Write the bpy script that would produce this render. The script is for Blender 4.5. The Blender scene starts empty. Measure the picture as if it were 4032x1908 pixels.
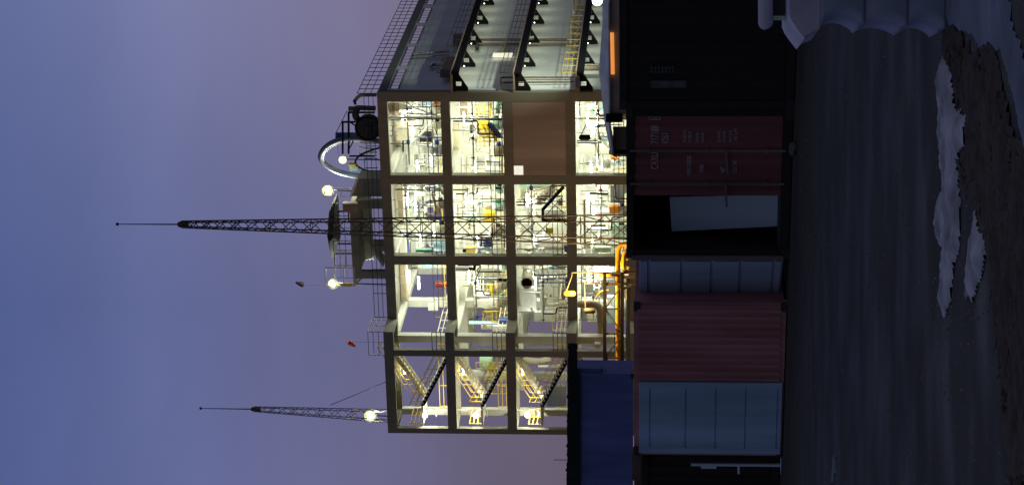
import bpy, math, random
from mathutils import Vector, Matrix
R = math.radians
random.seed(7)
SC = bpy.context.scene
COL = SC.collection

# ------------------------------------------------------------------ camera
FPX, UH, ROLL, HC = 8000.0, 2579.0, -0.0036, 2.2      # focal length and horizon in photograph pixels, eye height
TH = math.atan((UH - 2016) / FPX)
cam = bpy.data.cameras.new('camera'); co = bpy.data.objects.new('camera', cam); COL.objects.link(co)
cam.sensor_width = 36; cam.lens = FPX / 4032 * 36; cam.clip_start = 0.5; cam.clip_end = 20000
r_ = Vector((1, 0, 0)); up_ = Vector((0, -math.sin(TH), math.cos(TH))); fw_ = Vector((0, math.cos(TH), math.sin(TH)))
CR, SR = math.cos(ROLL), math.sin(ROLL)
ex = CR * r_ - SR * up_; ey = SR * r_ + CR * up_
M = Matrix((-ey, ex, -fw_)).transposed().to_4x4(); M.translation = (0, 0, HC)
co.matrix_world = M                                     # the phone was turned on its side: world up is picture left
SC.camera = co

# ------------------------------------------------------------------ world: dusk sky
W = bpy.data.worlds.new('World'); SC.world = W; W.use_nodes = True
nt = W.node_tree; nt.nodes.clear()
N = nt.nodes.new
def lin(c):
    return tuple((x / 255 / 12.92 if x <= 10 else ((x / 255 + .055) / 1.055) ** 2.4) for x in c)
tc = N('ShaderNodeTexCoord'); sx = N('ShaderNodeSeparateXYZ'); nt.links.new(tc.outputs['Generated'], sx.inputs[0])
ramp = N('ShaderNodeValToRGB'); nt.links.new(sx.outputs[2], ramp.inputs[0])
stops = [(0.0, (106, 94, 110)), (.07, (110, 101, 123)), (.12, (108, 105, 138)), (.17, (107, 109, 150)), (.24, (101, 110, 158)), (.29, (89, 102, 153)), (.33, (80, 94, 146)), (.6, (74, 84, 116)), (1.0, (70, 78, 106))]
el_ = ramp.color_ramp.elements
while len(el_) < len(stops): el_.new(.5)
for e, (p, c) in zip(el_, stops): e.position = p; e.color = (*lin(c), 1)
# warmer and pinker towards the right of the plant (the town glow side)
azr = N('ShaderNodeMapRange'); nt.links.new(sx.outputs[0], azr.inputs[0])
azr.inputs[1].default_value = -.03; azr.inputs[2].default_value = .115
mixc = N('ShaderNodeMix'); mixc.data_type = 'RGBA'; mixc.blend_type = 'MULTIPLY'
nt.links.new(azr.outputs[0], mixc.inputs[0]); nt.links.new(ramp.outputs[0], mixc.inputs[6]); mixc.inputs[7].default_value = (1.46, 1.34, 1.16, 1)
# Nishita sky with the sun just set, for the light of the rest of the vault
sky = N('ShaderNodeTexSky'); sky.sky_type = 'NISHITA'; sky.sun_disc = False
sky.sun_elevation = R(-4); sky.sun_rotation = R(200)
addn = N('ShaderNodeMix'); addn.data_type = 'RGBA'; addn.blend_type = 'ADD'; addn.inputs[0].default_value = .02
nt.links.new(mixc.outputs[2], addn.inputs[6]); nt.links.new(sky.outputs[0], addn.inputs[7])
cn = N('ShaderNodeTexNoise'); cn.inputs['Scale'].default_value = 5.5; cn.inputs['Detail'].default_value = 5; cm = N('ShaderNodeMapping'); cm.inputs['Scale'].default_value = (1, 1, 2.6)
nt.links.new(tc.outputs['Generated'], cm.inputs[0]); nt.links.new(cm.outputs[0], cn.inputs[0])
cr = N('ShaderNodeMapRange'); nt.links.new(cn.outputs[0], cr.inputs[0]); cr.inputs[1].default_value = .3; cr.inputs[2].default_value = .7; cr.inputs[3].default_value = .93; cr.inputs[4].default_value = 1.07
cl = N('ShaderNodeVectorMath'); cl.operation = 'SCALE'; nt.links.new(addn.outputs[2], cl.inputs[0]); nt.links.new(cr.outputs[0], cl.inputs['Scale'])
yr = N('ShaderNodeMapRange'); nt.links.new(sx.outputs[1], yr.inputs[0]); yr.inputs[1].default_value = .5; yr.inputs[2].default_value = -.3
back = N('ShaderNodeMix'); back.data_type = 'RGBA'; nt.links.new(yr.outputs[0], back.inputs[0]); nt.links.new(cl.outputs[0], back.inputs[6])
back.inputs[7].default_value = (*lin((84, 88, 104)), 1)  # unseen sky behind the viewer, greyed to neutralise the ambient light
bg = N('ShaderNodeBackground'); nt.links.new(back.outputs[2], bg.inputs[0]); bg.inputs[1].default_value = .92
out = N('ShaderNodeOutputWorld'); nt.links.new(bg.outputs[0], out.inputs[0])

vs = SC.view_settings; SC.display_settings.display_device = 'sRGB'
vs.view_transform = 'Standard'; vs.look = 'None'; vs.exposure = 0; vs.gamma = 1
cy = SC.cycles; cy.use_denoising = True; cy.max_bounces = 6; cy.diffuse_bounces = 4; cy.glossy_bounces = 2
cy.sample_clamp_indirect = 6; cy.caustics_reflective = False; cy.caustics_refractive = False

# ------------------------------------------------------------------ photograph-to-place helpers
def ray(u, v):
    x = 954 - v; y = 2016 - u
    x2 = CR * x + SR * y; y2 = -SR * x + CR * y
    return r_ * (x2 / FPX) + fw_ + up_ * (y2 / FPX)
EYE = Vector((0, 0, HC))
def at(u, v, Y):
    d = ray(u, v); return EYE + d * (Y / d.y)
AY = R(20.9)                                            # the plant is turned by this much
EL = Vector((-math.cos(AY), math.sin(AY), 0)); EB = Vector((math.sin(AY), math.cos(AY), 0))
CORN = at(1486, 365, 168.0); CORN.z = 0                 # near corner of the plant, on the ground
def F(u, v, d):                                         # photo point at depth d behind the front -> plant coordinates (x = -s)
    q = ray(u, v); t = (CORN + EB * d - EYE).dot(EB) / q.dot(EB); p = EYE + q * t - CORN
    return Vector((-p.dot(EL), d, p.z))
def S(u, v, s):
    q = ray(u, v); t = (CORN + EL * s - EYE).dot(EL) / q.dot(EL); p = EYE + q * t - CORN
    return Vector((-s, p.dot(EB), p.z))
class Frame:
    def __init__(s, o, rz): s.o = Vector(o); s.rz = rz; s.m = Matrix.Rotation(rz, 3, 'Z')
    def w(s, p): return s.o + s.m @ Vector(p)
PL = Frame(CORN, -AY); WO = Frame((0, 0, 0), 0)

# ------------------------------------------------------------------ materials
def mat(name, col, rough=.7, metal=0., var=.12, scale=1.5, bump=.0, bscale=20., emit=None, es=0., stain=None, streak=False):
    m = bpy.data.materials.new(name); m.use_nodes = True
    t = m.node_tree; n = t.nodes; b = n['Principled BSDF']
    b.inputs['Roughness'].default_value = rough; b.inputs['Metallic'].default_value = metal
    co_ = n.new('ShaderNodeTexCoord'); mp = n.new('ShaderNodeMapping'); t.links.new(co_.outputs['Object'], mp.inputs[0])
    if streak: mp.inputs['Scale'].default_value = (1, 1, .12)
    nz = n.new('ShaderNodeTexNoise'); nz.inputs['Scale'].default_value = scale; nz.inputs['Detail'].default_value = 6
    t.links.new(mp.outputs[0], nz.inputs[0])
    rp = n.new('ShaderNodeValToRGB'); t.links.new(nz.outputs[0], rp.inputs[0])
    a = rp.color_ramp.elements; a[0].position = .3; a[1].position = .7
    a[0].color = (*[x * (1 - var) for x in col], 1) if stain is None else (*stain, 1)
    a[1].color = (*[min(1, x * (1 + var)) for x in col], 1)
    t.links.new(rp.outputs[0], b.inputs['Base Color'])
    if bump:
        nb = n.new('ShaderNodeTexNoise'); nb.inputs['Scale'].default_value = bscale; nb.inputs['Detail'].default_value = 4
        t.links.new(co_.outputs['Object'], nb.inputs[0])
        bp = n.new('ShaderNodeBump'); bp.inputs['Strength'].default_value = bump; bp.inputs['Distance'].default_value = .05
        t.links.new(nb.outputs[0], bp.inputs['Height']); t.links.new(bp.outputs[0], b.inputs['Normal'])
    if emit:
        b.inputs['Emission Color'].default_value = (*emit, 1); b.inputs['Emission Strength'].default_value = es
    return m
M_ = {}
M_['concrete'] = mat('concrete', (.235, .225, .175), .9, var=.16, scale=.7, bump=.25, bscale=6, streak=True)
M_['inside'] = mat('painted_concrete', (.55, .54, .47), .85, var=.12, scale=.6, bump=.15, bscale=5)
M_['brown'] = mat('brown_wall', (.41, .335, .275), .9, var=.26, scale=.5, bump=.3, bscale=5, streak=True)
M_['grey'] = mat('grey_cladding', (.60, .62, .63), .8, var=.10, scale=.4, bump=.1, bscale=4, streak=True)
M_['parapet'] = mat('parapet', (.14, .14, .145), .9, var=.1)
M_['glazing'] = mat('frosted_glazing', (.80, .80, .82), .28, 1.0, var=.12, scale=3)
M_['black'] = mat('black_steel', (.008, .007, .010), .95, var=.2); M_['black'].node_tree.nodes['Principled BSDF'].inputs['Specular IOR Level'].default_value = .15
M_['dark'] = mat('dark_steel', (.035, .033, .036), .6, .3, var=.2)
M_['plank'] = mat('plank', (.42, .30, .21), .8, var=.2, scale=4)
M_['white'] = mat('white_paint', (.74, .74, .68), .5, var=.05, scale=2)
M_['cream'] = mat('cream_paint', (.62, .57, .42), .6, var=.10, scale=1.2)
M_['tan'] = mat('tan_lagging', (.33, .26, .17), .7, var=.2, scale=2)
M_['brownpipe'] = mat('brown_pipe', (.17, .12, .085), .6, var=.2)
M_['steel'] = mat('steel', (.45, .46, .46), .35, .7, var=.12, scale=3)
M_['yellow'] = mat('yellow_paint', (.72, .50, .03), .5, var=.08, scale=3)
M_['gas'] = mat('gas_yellow', (.78, .42, .02), .5, var=.1, scale=3)
M_['blue'] = mat('blue_paint', (.05, .10, .36), .5, var=.12)
M_['paleblue'] = mat('pale_blue_paint', (.40, .62, .72), .4, var=.08)
M_['green'] = mat('green_paint', (.03, .30, .10), .5, var=.15)
M_['palegreen'] = mat('pale_green_paint', (.42, .62, .46), .5, var=.1)
M_['red'] = mat('red_paint', (.62, .03, .015), .45, var=.1)
M_['orange'] = mat('orange_paint', (.80, .26, .02), .5, var=.08)
M_['sign'] = mat('yellow_sign', (.85, .75, .03), .5, var=.04)
M_['mastp'] = mat('mast_paint', (.052, .044, .040), .65, var=.25, scale=2)
M_['canopy'] = mat('canopy_cloth', (.016, .018, .019), .95, var=.4, scale=2.5)
M_['sock'] = mat('windsock_cloth', (.95, .15, .06), .8, var=.1)
M_['sockdark'] = mat('dark_red_cloth', (.025, .004, .006), .8, var=.1)
M_['lampwhite'] = mat('flood_lens', (.9, .9, .9), .4, emit=(1, 1, .80), es=9)
M_['halo'] = mat('halo_tint', (.80, .84, .52), .6)  # pale tint chosen for the halo around the flood lenses
M_['ring'] = mat('ring_pipe', (.11, .13, .19), .45, .2, var=.2, scale=2)
M_['tube'] = mat('tube_glass', (.9, .9, .9), .4, emit=(1, .99, .86), es=7)
M_['sodium'] = mat('sodium_lens', (.25, .10, .01), .4, emit=(1, .42, .03), es=1.9)
M_['strip'] = mat('eave_glow', (.9, .6, .2), .4, emit=(1, .36, .07), es=.75)  # orange lamplight on the wall under the eaves, put in as a glow

# ------------------------------------------------------------------ mesh builder
class MB:
    def __init__(s): s.v = []; s.f = []; s.sm = []
    def add(s, vs_, fs, smooth=False):
        o = len(s.v); s.v += [tuple(p) for p in vs_]; s.f += [tuple(i + o for i in f) for f in fs]; s.sm += [smooth] * len(fs); return s
    def box(s, a, b):
        x0, x1 = sorted((a[0], b[0])); y0, y1 = sorted((a[1], b[1])); z0, z1 = sorted((a[2], b[2]))
        return s.add([(x0, y0, z0), (x1, y0, z0), (x1, y1, z0), (x0, y1, z0), (x0, y0, z1), (x1, y0, z1), (x1, y1, z1), (x0, y1, z1)],
                     [(0, 3, 2, 1), (4, 5, 6, 7), (0, 1, 5, 4), (1, 2, 6, 5), (2, 3, 7, 6), (3, 0, 4, 7)])
    def bar(s, p, q, w, h=None, upv=None):              # square bar between two points
        p, q = Vector(p), Vector(q); h = h or w; d = q - p
        if d.length < 1e-6: return s
        d.normalize(); g = Vector(upv) if upv else (Vector((0, 0, 1)) if abs(d.z) < .95 else Vector((0, 1, 0)))
        x = d.cross(g).normalized() * (w / 2); y = x.cross(d).normalized() * (h / 2)
        vs_ = [p - x - y, p + x - y, p + x + y, p - x + y, q - x - y, q + x - y, q + x + y, q - x + y]
        return s.add(vs_, [(0, 3, 2, 1), (4, 5, 6, 7), (0, 1, 5, 4), (1, 2, 6, 5), (2, 3, 7, 6), (3, 0, 4, 7)])
    def cone(s, p, q, r0, r1, n=12, caps=True):
        p, q = Vector(p), Vector(q); d = (q - p)
        if d.length < 1e-6: return s
        d.normalize(); g = Vector((0, 0, 1)) if abs(d.z) < .95 else Vector((0, 1, 0))
        x = d.cross(g).normalized(); y = x.cross(d)
        vs_ = []
        for c, r in ((p, r0), (q, r1)):
            for k in range(n):
                t = 2 * math.pi * k / n; vs_.append(c + x * (r * math.cos(t)) + y * (r * math.sin(t)))
        s.add(vs_, [(k, (k + 1) % n, n + (k + 1) % n, n + k) for k in range(n)], True)
        if caps: s.add(vs_[:n], [tuple(range(n))[::-1]]); s.add(vs_[n:], [tuple(range(n))])
        return s
    def tube(s, pts, r, n=10, closed=False):
        pts = [Vector(p) for p in pts]; m = len(pts); vs_ = []; prev = None
        for i, p in enumerate(pts):
            a = pts[(i - 1) % m] if (closed or i) else p; b = pts[(i + 1) % m] if (closed or i < m - 1) else p
            d = (b - a).normalized()
            if prev is None:
                g = Vector((0, 0, 1)) if abs(d.z) < .9 else Vector((0, 1, 0)); x = d.cross(g).normalized()
            else: x = (prev - d * prev.dot(d)).normalized()
            prev = x; y = x.cross(d)
            rr = r[i] if isinstance(r, (list, tuple)) else r
            for k in range(n):
                t = 2 * math.pi * k / n; vs_.append(p + x * (rr * math.cos(t)) + y * (rr * math.sin(t)))
        fs = []
        for i in range(m if closed else m - 1):
            j = (i + 1) % m
            for k in range(n): fs.append((i * n + k, i * n + (k + 1) % n, j * n + (k + 1) % n, j * n + k))
        s.add(vs_, fs, True)
        if not closed: s.add(vs_[:n], [tuple(range(n))[::-1]]); s.add(vs_[-n:], [tuple(range(n))])
        return s
    def sphere(s, c, r, n=14, sz=1.):
        c = Vector(c); vs_ = []; m = n // 2
        for i in range(m + 1):
            ph = math.pi * i / m
            for k in range(n):
                t = 2 * math.pi * k / n; vs_.append(c + Vector((r * math.sin(ph) * math.cos(t), r * math.sin(ph) * math.sin(t), r * sz * math.cos(ph))))
        return s.add(vs_, [(i * n + k, (i + 1) * n + k, (i + 1) * n + (k + 1) % n, i * n + (k + 1) % n) for i in range(m) for k in range(n)], True)
    def prism(s, poly, ax):                             # polygon (list of points) pushed along vector ax
        ax = Vector(ax); n = len(poly); p = [Vector(q) for q in poly]
        return s.add(p + [q + ax for q in p], [tuple(range(n))[::-1], tuple(range(n, 2 * n))] + [(k, (k + 1) % n, n + (k + 1) % n, n + k) for k in range(n)])
    def mesh(s, name, m, base=(0, 0, 0)):
        b = Vector(base); me = bpy.data.meshes.new(name)
        me.from_pydata([tuple(Vector(p) - b) for p in s.v], [], s.f); me.materials.append(m)
        for p, q in zip(me.polygons, s.sm): p.use_smooth = q
        me.update(); return me

def bend(pts, rad=.3, n=5):                             # round the corners of a polyline
    pts = [Vector(p) for p in pts]; o = [pts[0]]
    for i in range(1, len(pts) - 1):
        p, a, b = pts[i], pts[i - 1] - pts[i], pts[i + 1] - pts[i]
        r = min(rad, a.length * .45, b.length * .45); A = p + a.normalized() * r; B = p + b.normalized() * r
        for k in range(n + 1):
            t = k / n; o.append(A * (1 - t) ** 2 + p * 2 * t * (1 - t) + B * t * t)
    return o + [pts[-1]]

def props(o, label, cat, group=None, kind=None):
    if label: o['label'] = label
    if cat: o['category'] = cat
    if group: o['group'] = group
    if kind: o['kind'] = kind
    return o
class Thing:
    def __init__(s, name, label, cat, base, fr=WO, group=None, rz=0.):
        s.o = bpy.data.objects.new(name, None); COL.objects.link(s.o); s.o.empty_display_size = .2
        s.base = Vector(base); s.o.location = fr.w(base); s.o.rotation_euler = (0, 0, fr.rz + rz); props(s.o, label, cat, group)
    def part(s, name, mb, m, parent=None, label=None):
        o = bpy.data.objects.new(name, mb.mesh(name, M_[m] if isinstance(m, str) else m, s.base)); COL.objects.link(o)
        o.parent = parent or s.o
        if label: o['label'] = label
        return o
    def light(s, p, power, col=(1, 1, .86), rad=.3, kind='POINT', rot=None, size=None, spot=None):
        l = bpy.data.lights.new('lamp_light', kind); l.energy = power; l.color = col; l.shadow_soft_size = rad
        if spot: l.spot_size = spot; l.spot_blend = .6
        o = bpy.data.objects.new('lamp_light', l); COL.objects.link(o); o.parent = s.o; o.location = Vector(p) - s.base
        if rot: o.rotation_euler = rot
        return o
def solid(name, mb, m, label, cat, fr=WO, group=None, kind=None, base=None):
    if base is None:
        xs = [p[0] for p in mb.v]; ys = [p[1] for p in mb.v]; zs = [p[2] for p in mb.v]
        base = ((min(xs) + max(xs)) / 2, (min(ys) + max(ys)) / 2, min(zs))
    o = bpy.data.objects.new(name, mb.mesh(name, M_[m] if isinstance(m, str) else m, base)); COL.objects.link(o)
    o.location = fr.w(base); o.rotation_euler = (0, 0, fr.rz)
    return props(o, label, cat, group, kind)
def copy_tree(o, parent=None):
    c = o.copy(); COL.objects.link(c)
    if parent: c.parent = parent
    for ch in [x for x in COL.objects if x.parent == o]: copy_tree(ch, c)
    return c

# ================================================================== THE PLANT (large structure)
# plant coordinates: x = -s (s runs left along the front), y = depth behind the front, z up
ZF = [(25.36, 24.53), (20.07, 19.30), (14.87, 14.07), (9.68, 8.85), (4.45, 3.65)]   # beam top, beam underside of each level
SCOL = [(0, .8), (7.27, 8.07), (14.56, 15.37), (22.0, 22.65)]
DROW = [0, 8.0, 16.0, 24.0]
B = Thing('plant_building', 'open concrete frame processing plant with brightly lit floors and grey side wall', 'building', (0, 0, 0), PL)
def X(s): return -s
ztop = [25.36] + [z[1] for z in ZF[1:]]
# columns: every storey-high column is its own part
for i, (s0, s1) in enumerate(SCOL):
    for j, d in enumerate(DROW):
        segs = [(0, 24.53)]
        mb = MB()
        w = .8 if j else .75
        if i == 0: w = .75
        mb.box((X(s0), d, 0), (X(s1), d + w, 24.53))
        B.part('column', mb, 'concrete' if j == 0 and i != 3 else 'inside')
# beams and slabs
for k, (zt, zb) in enumerate(ZF):
    fm = MB()
    for i in range(3): fm.box((X(SCOL[i][1]), .004, zb), (X(SCOL[i + 1][0]), .6, zt))
    B.part('front_beam', fm, 'concrete')
    if k == 0:
        for i in range(4): pass
    for j, d in enumerate(DROW[1:]):
        m = MB()
        for i in range(3): m.box((X(SCOL[i][1]), d + .1, zb + .02), (X(SCOL[i + 1][0]), d + .65, zt - .25))
        B.part('cross_beam', m, 'inside')
    for (s0, s1) in SCOL:
        m = MB()
        for j in range(3): m.box((X(s0 + .1), DROW[j] + .8, zb + .03), (X(s1 - .1), DROW[j + 1], zt - .252))
        B.part('long_beam', m, 'inside')
    m = MB(); m.box((X(.05), .604, zt - .25), (X(22.6), 24.6, zt)); 
    B.part('floor_slab' if k else 'roof_slab', m, 'inside' if k else 'concrete')
# top ring of the frame over the columns
for i in range(4): B.part('column_head', MB().box((X(SCOL[i][0]), 0, 24.53), (X(SCOL[i][1]), .6, 25.36)), 'concrete')
# parapet kerb on the right edge and front
m = MB(); m.box((.06, 0.61, 24.6), (-.35, 34, 25.30)); B.part('parapet', m, 'parapet')
# side wall of grey cladding, with bands of glazing near the top
def sidewall(z0, z1, y0=.75, y1=34): return MB().box((.02, y0, z0), (-.3, y1, z1))
B.part('side_wall', sidewall(0, 24.59), 'grey')
for (ya, yb) in ((1.03, 6.67), (8.09, 13.98), (15.3, 21.2), (22.57, 27.9), (29.6, 33.5)):
    m = MB(); m.box((.045, ya, 23.72), (.0, yb, 24.32))
    wi = B.part('window', m, 'glazing')
    m = MB()
    for q in range(1, 6):
        y = ya + (yb - ya) * q / 6; m.box((.06, y - .03, 23.72), (.046, y + .03, 24.32))
    m.box((.08, ya - .08, 23.64), (.046, yb + .08, 23.72)); m.box((.08, ya - .08, 24.32), (.046, yb + .08, 24.4))
    B.part('window_frame', m, 'parapet', wi)
# back wall and the closed flank of the lower storeys
m = MB(); m.box((X(.3), 24.85, 0), (X(15.2), 25.1, 24.5)); m.box((X(15.2), 24.85, 0), (X(31), 25.1, 19.3)); B.part('back_wall', m, 'inside')
# brown infill of the third storey bay by the corner, with its small lit window
m = MB()
wa = F(2022, 693, .1); wb = F(2062, 650, .1)
xw0, xw1, zw0, zw1 = wa.x, wb.x, wb.z, wa.z
x0, x1 = X(7.27), X(.8)
m.box((x0, .05, 8.85), (xw0, .3, 14.87)); m.box((xw1, .05, 8.85), (x1, .3, 14.87)); m.box((xw0, .05, 8.85), (xw1, .3, zw0)); m.box((xw0, .05, zw1), (xw1, .3, 14.87))
B.part('infill_wall', m, 'brown')
m = MB(); t = .05
m.box((xw0, .06, zw0), (xw0 + t, .28, zw1)); m.box((xw1 - t, .06, zw0), (xw1, .28, zw1)); m.box((xw0, .06, zw0), (xw1, .28, zw0 + t)); m.box((xw0, .06, zw1 - t), (xw1, .28, zw1))
wn = B.part('window', m, 'white')
m = MB().box((xw0 + t, .2, zw0 + t), (xw1 - t, .22, zw1 - t))
B.part('pane', m, mat('lit_pane', (.8, .8, .76), .4, emit=(1, .98, .85), es=.75), wn)

def rail(pts, h=1.1, r=.028, rails=3, step=1.7, mb=None):
    mb = mb or MB()
    for a, b in zip(pts[:-1], pts[1:]):
        a, b = Vector(a), Vector(b); L = (b - a).length; n = max(1, round(L / step))
        for k in range(rails):
            z = Vector((0, 0, h * (k + 1) / rails)); mb.bar(a + z, b + z, r * 2)
        for k in range(n + 1):
            p = a.lerp(b, k / n); mb.bar(p, p + Vector((0, 0, h)), r * 2.2)
    return mb
# floor-edge railings of the front bays
for k in (1, 2, 3, 4):
    for i in range(3):
        if k == 3 and i == 0: continue
        z = ZF[k][0]
        B.part('railing', rail([(X(SCOL[i][1]), .35, z), (X(SCOL[i + 1][0] if i < 2 else 20.4), .35, z)], 1.2), 'dark' if i < 2 else 'cream')  # rails of the first two bays coloured dark for their backlit look
        # railings of the second frame row
        B.part('railing', rail([(X(SCOL[i][1]), 8.3, z), (X(SCOL[i + 1][0]), 8.3, z)], 1.1), 'yellow')
# left flank railing, seen against the sky
for k in (1, 2, 3): B.part('railing', rail([(X(22.4), .9, ZF[k][0]), (X(22.4), 23.6, ZF[k][0])], 1.15, .035), 'cream')
# roof railings
B.part('railing', rail([(X(.3), .3, 25.36), (X(20.4), .3, 25.36)], 1.15, .022, step=2.2), 'dark')
B.part('railing', rail([(X(.15), .3, 25.36), (X(.15), 34, 25.36)], 1.7, .022, step=1.3), 'dark')
# annex floors behind the stair tower (second storey down and lower)
for k, (zt, zb) in enumerate(ZF[1:], 1):
    m = MB(); m.box((X(22.65), 9.2 if k == 1 else 7.2, zt - .3), (X(30.5), 24.8, zt)); B.part('floor_slab', m, 'inside')
    m = MB(); m.box((X(22.65), 9.2 if k == 1 else 7.2, zb), (X(30.5), 9.6 if k == 1 else 7.6, zt - .31)); B.part('cross_beam', m, 'inside')
for d in (9.3, 17):
    B.part('column', MB().box((X(29.8), d, 0), (X(30.45), d + .6, 19.29)), 'inside')

# ------------------------------------------------------------------ stair tower (part of the same frame)
YA, YB = -2.9, 1.3
for k, (zt, zb) in enumerate(ZF):
    m = MB(); m.box((X(20.4), YA, zb), (X(29.98), YA + .45, zt))              # front beam
    m.box((X(20.4), YA + .45, zb), (X(20.85), 0, zt))                          # flank beam, lit by the floodlights
    m.box((X(29.5), YA + .45, zb), (X(29.98), YB - .45, zt)); m.box((X(22.65), YB - .45, zb), (X(29.98), YB, zt))
    B.part('stair_tower_beam', m, 'concrete')
    m = MB(); m.box((X(20.85), YA + .45, zt - .25), (X(22.9), 0, zt)); B.part('landing', m, 'inside')
    if k: B.part('railing', rail([(X(20.5), YA + .2, zt), (X(22.1), YA + .2, zt)], 1.15), 'dark')
m = MB(); m.box((X(20.85), YA + .45, 25.1), (X(29.5), YB - .45, 25.34)); B.part('roof_slab', m, 'concrete')
for (s0, s1, y0) in ((22.09, 22.65, YA), (29.5, 29.98, YA), (29.4, 29.98, YB - .5)):
    B.part('column', MB().box((X(s0), y0 + .003, 0), (X(s1), y0 + .5, 24.53)), 'concrete' if y0 == YA else 'inside')
B.part('railing', rail([(X(20.45), -.1, 25.36), (X(20.45), YA + .1, 25.36), (X(22.6), YA + .1, 25.36)], 1.35, .03), 'white')
def flight(sa, za, sb, zb, ya, yb, n, m_side, name='stair_flight'):
    a, b = Vector((X(sa), 0, za)), Vector((X(sb), 0, zb)); mb = MB()
    for y in (ya, yb): mb.bar(a + Vector((0, y, -.1)), b + Vector((0, y, -.1)), .09, .34)
    f = B.part(name, mb, m_side)
    st = MB()
    for k in range(n):
        p = a.lerp(b, (k + .5) / n); w = abs(b.x - a.x) / n
        st.box((p.x - w * .5, ya, p.z - .02), (p.x + w * .5, yb, p.z + .05)); st.box((p.x - .02, ya - .06, p.z - (zb - za) / n * .6), (p.x + w * .5, ya - .045, p.z + .03))
    B.part('tread', st, 'white', f)
    hr = MB()
    for y in (ya, yb):
        for h in (.55, 1.05): hr.bar(a + Vector((0, y, h)), b + Vector((0, y, h)), .05)
        for k in range(5):
            p = a.lerp(b, k / 4); hr.bar(p + Vector((0, y, 0)), p + Vector((0, y, 1.05)), .05)
    B.part('handrail', hr, 'yellow', f)
for k in range(1, 5):
    z0 = ZF[k][0]; zm = z0 + 2.35; z1 = ZF[k - 1][0]
    flight(22.95, z0, 27.6, zm, YA + .62, YA + 1.55, 13, 'black')
    B.part('landing', MB().box((X(27.6), YA + .6, zm - .16), (X(29.45), YB - .5, zm)), 'inside')
    flight(27.6, zm, 22.9, z1 - .1, YB - 1.75, YB - .75, 13, 'cream')
    B.part('railing', rail([(X(29.3), YA + .6, zm), (X(29.3), YB - .6, zm)], 1.05), 'yellow')
    B.part('railing', rail([(X(23.2), YB - .3, z0), (X(29.2), YB - .3, z0)], 1.1, step=2), 'yellow')

# ------------------------------------------------------------------ side walkways on black brackets
for wz in (19.17, 13.96, 8.79):
    st = MB(); y1 = 33
    st.box((1.72, 0, wz - .69), (1.55, y1, wz - .10)); 
    wk = B.part('walkway', st, 'black')
    m = MB(); m.box((1.78, -.02, wz - .10), (.03, y1, wz)); B.part('deck', m, 'plank', wk)
    for q in range(5):
        y = .38 + q * 7.2
        m = MB()
        poly = [(.03, y, wz - .14), (1.54, y, wz - .14), (1.54, y, wz - .62), (.25, y, wz - 1.42), (.03, y, wz - 1.42)]
        # plate with a square hole: four quads round it
        h0, h1, k0, k1 = .42, .82, wz - .88, wz - .42
        P = lambda x, z: (x, y, z)
        for quad in ([P(.03, wz - .14), P(1.54, wz - .14), P(h1, k1), P(h0, k1)], [P(1.54, wz - .14), P(1.54, wz - .62), P(h1, k0), P(h1, k1)],
                     [P(1.54, wz - .62), P(.25, wz - 1.42), P(h0, k0), P(h1, k0)], [P(.25, wz - 1.42), P(.03, wz - 1.42), P(.03, wz - .14), P(h0, k1), P(h0, k0)]):
            m.prism(quad, (0, .12, 0))
        B.part('bracket', m, 'black', wk)
    B.part('railing', rail([(1.7, 0, wz), (1.7, y1, wz)], 1.1, .022, step=2.1), 'yellow' if wz < 10 else 'mastp', wk)
    for q in range(9):
        c = Vector((.62, 2.2 + q * 3.6, wz - .62))
        t = Thing('deck_lamp', 'small lamp under the %s walkway of the side wall, %s from the front corner' % ('upper' if wz > 19 else 'middle' if wz > 10 else 'lowest', 'first second third fourth fifth sixth seventh eighth ninth'.split()[q]), 'lamp', c, PL, 'small lamps under the side walkways')
        t.part('cage', MB().cone(c + Vector((0, 0, .05)), c + Vector((0, 0, .18)), .12, .06, 10), 'dark'); t.part('bulb', MB().sphere(c, .05, 8), 'tube')
        t.light(c + Vector((.7, 0, -.45)), 26 if wz > 19 else 26, (.90, 1, .74), .5)

# ================================================================== floodlights and lamps
WHITE = (1, 1, .82)
def flood(u, v, d, label, power, base, aim, post=True, size=.30):
    p = F(u, v, d)
    t = Thing('floodlight', label, 'floodlight', base if base else p - Vector((0, 0, 1.5)), PL, 'floodlights on the plant')
    b = t.base
    if post: t.part('post', MB().cone(b, p + Vector((0, .25, -.1)), .06, .045), 'dark')
    t.part('housing', MB().cone(p + Vector((0, .5, 0)), p + Vector((0, .18, 0)), size * .5, size * .8), 'dark')
    t.part('lens', MB().sphere(p + Vector((0, -.12, 0)), size * .5, 14, 1.0), 'lampwhite'); t.part('added_halo_dish', MB().cone(p + Vector((0, .16, 0)), p + Vector((0, .02, 0)), size * .4, size * 1.3, 22, False), 'halo')  # wide dish added to spread a soft halo round the lens
    t.light(p + Vector((0, -.5, 0)) if aim is None else p + Vector(aim), power, WHITE, .3)
    return t
flood(1291, 752, 5, 'bright floodlight on a roof post at the upper end of the sloped roof house', 1500, F(1405, 752, 5), (0, .6, -.5), size=.42)
flood(1312, 1118, 3, 'bright floodlight beyond the small yellow roof balcony', 1400, (F(1312, 1118, 3).x, 3, 25.36), (0, .6, -.5), size=.38)
flood(1349, 630, 6, 'yellowish floodlight inside the big roof pipe arch', 80, (F(1349, 630, 6).x, 6, 25.36), (0, -2.6, .3), size=.28)
flood(1457, 1637, -1, 'brightest floodlight at the foot of the roof mast on the stair tower', 420, (F(1457, 1637, -1).x, -1, 25.36), (0, .8, -.5), size=.42)
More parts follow.
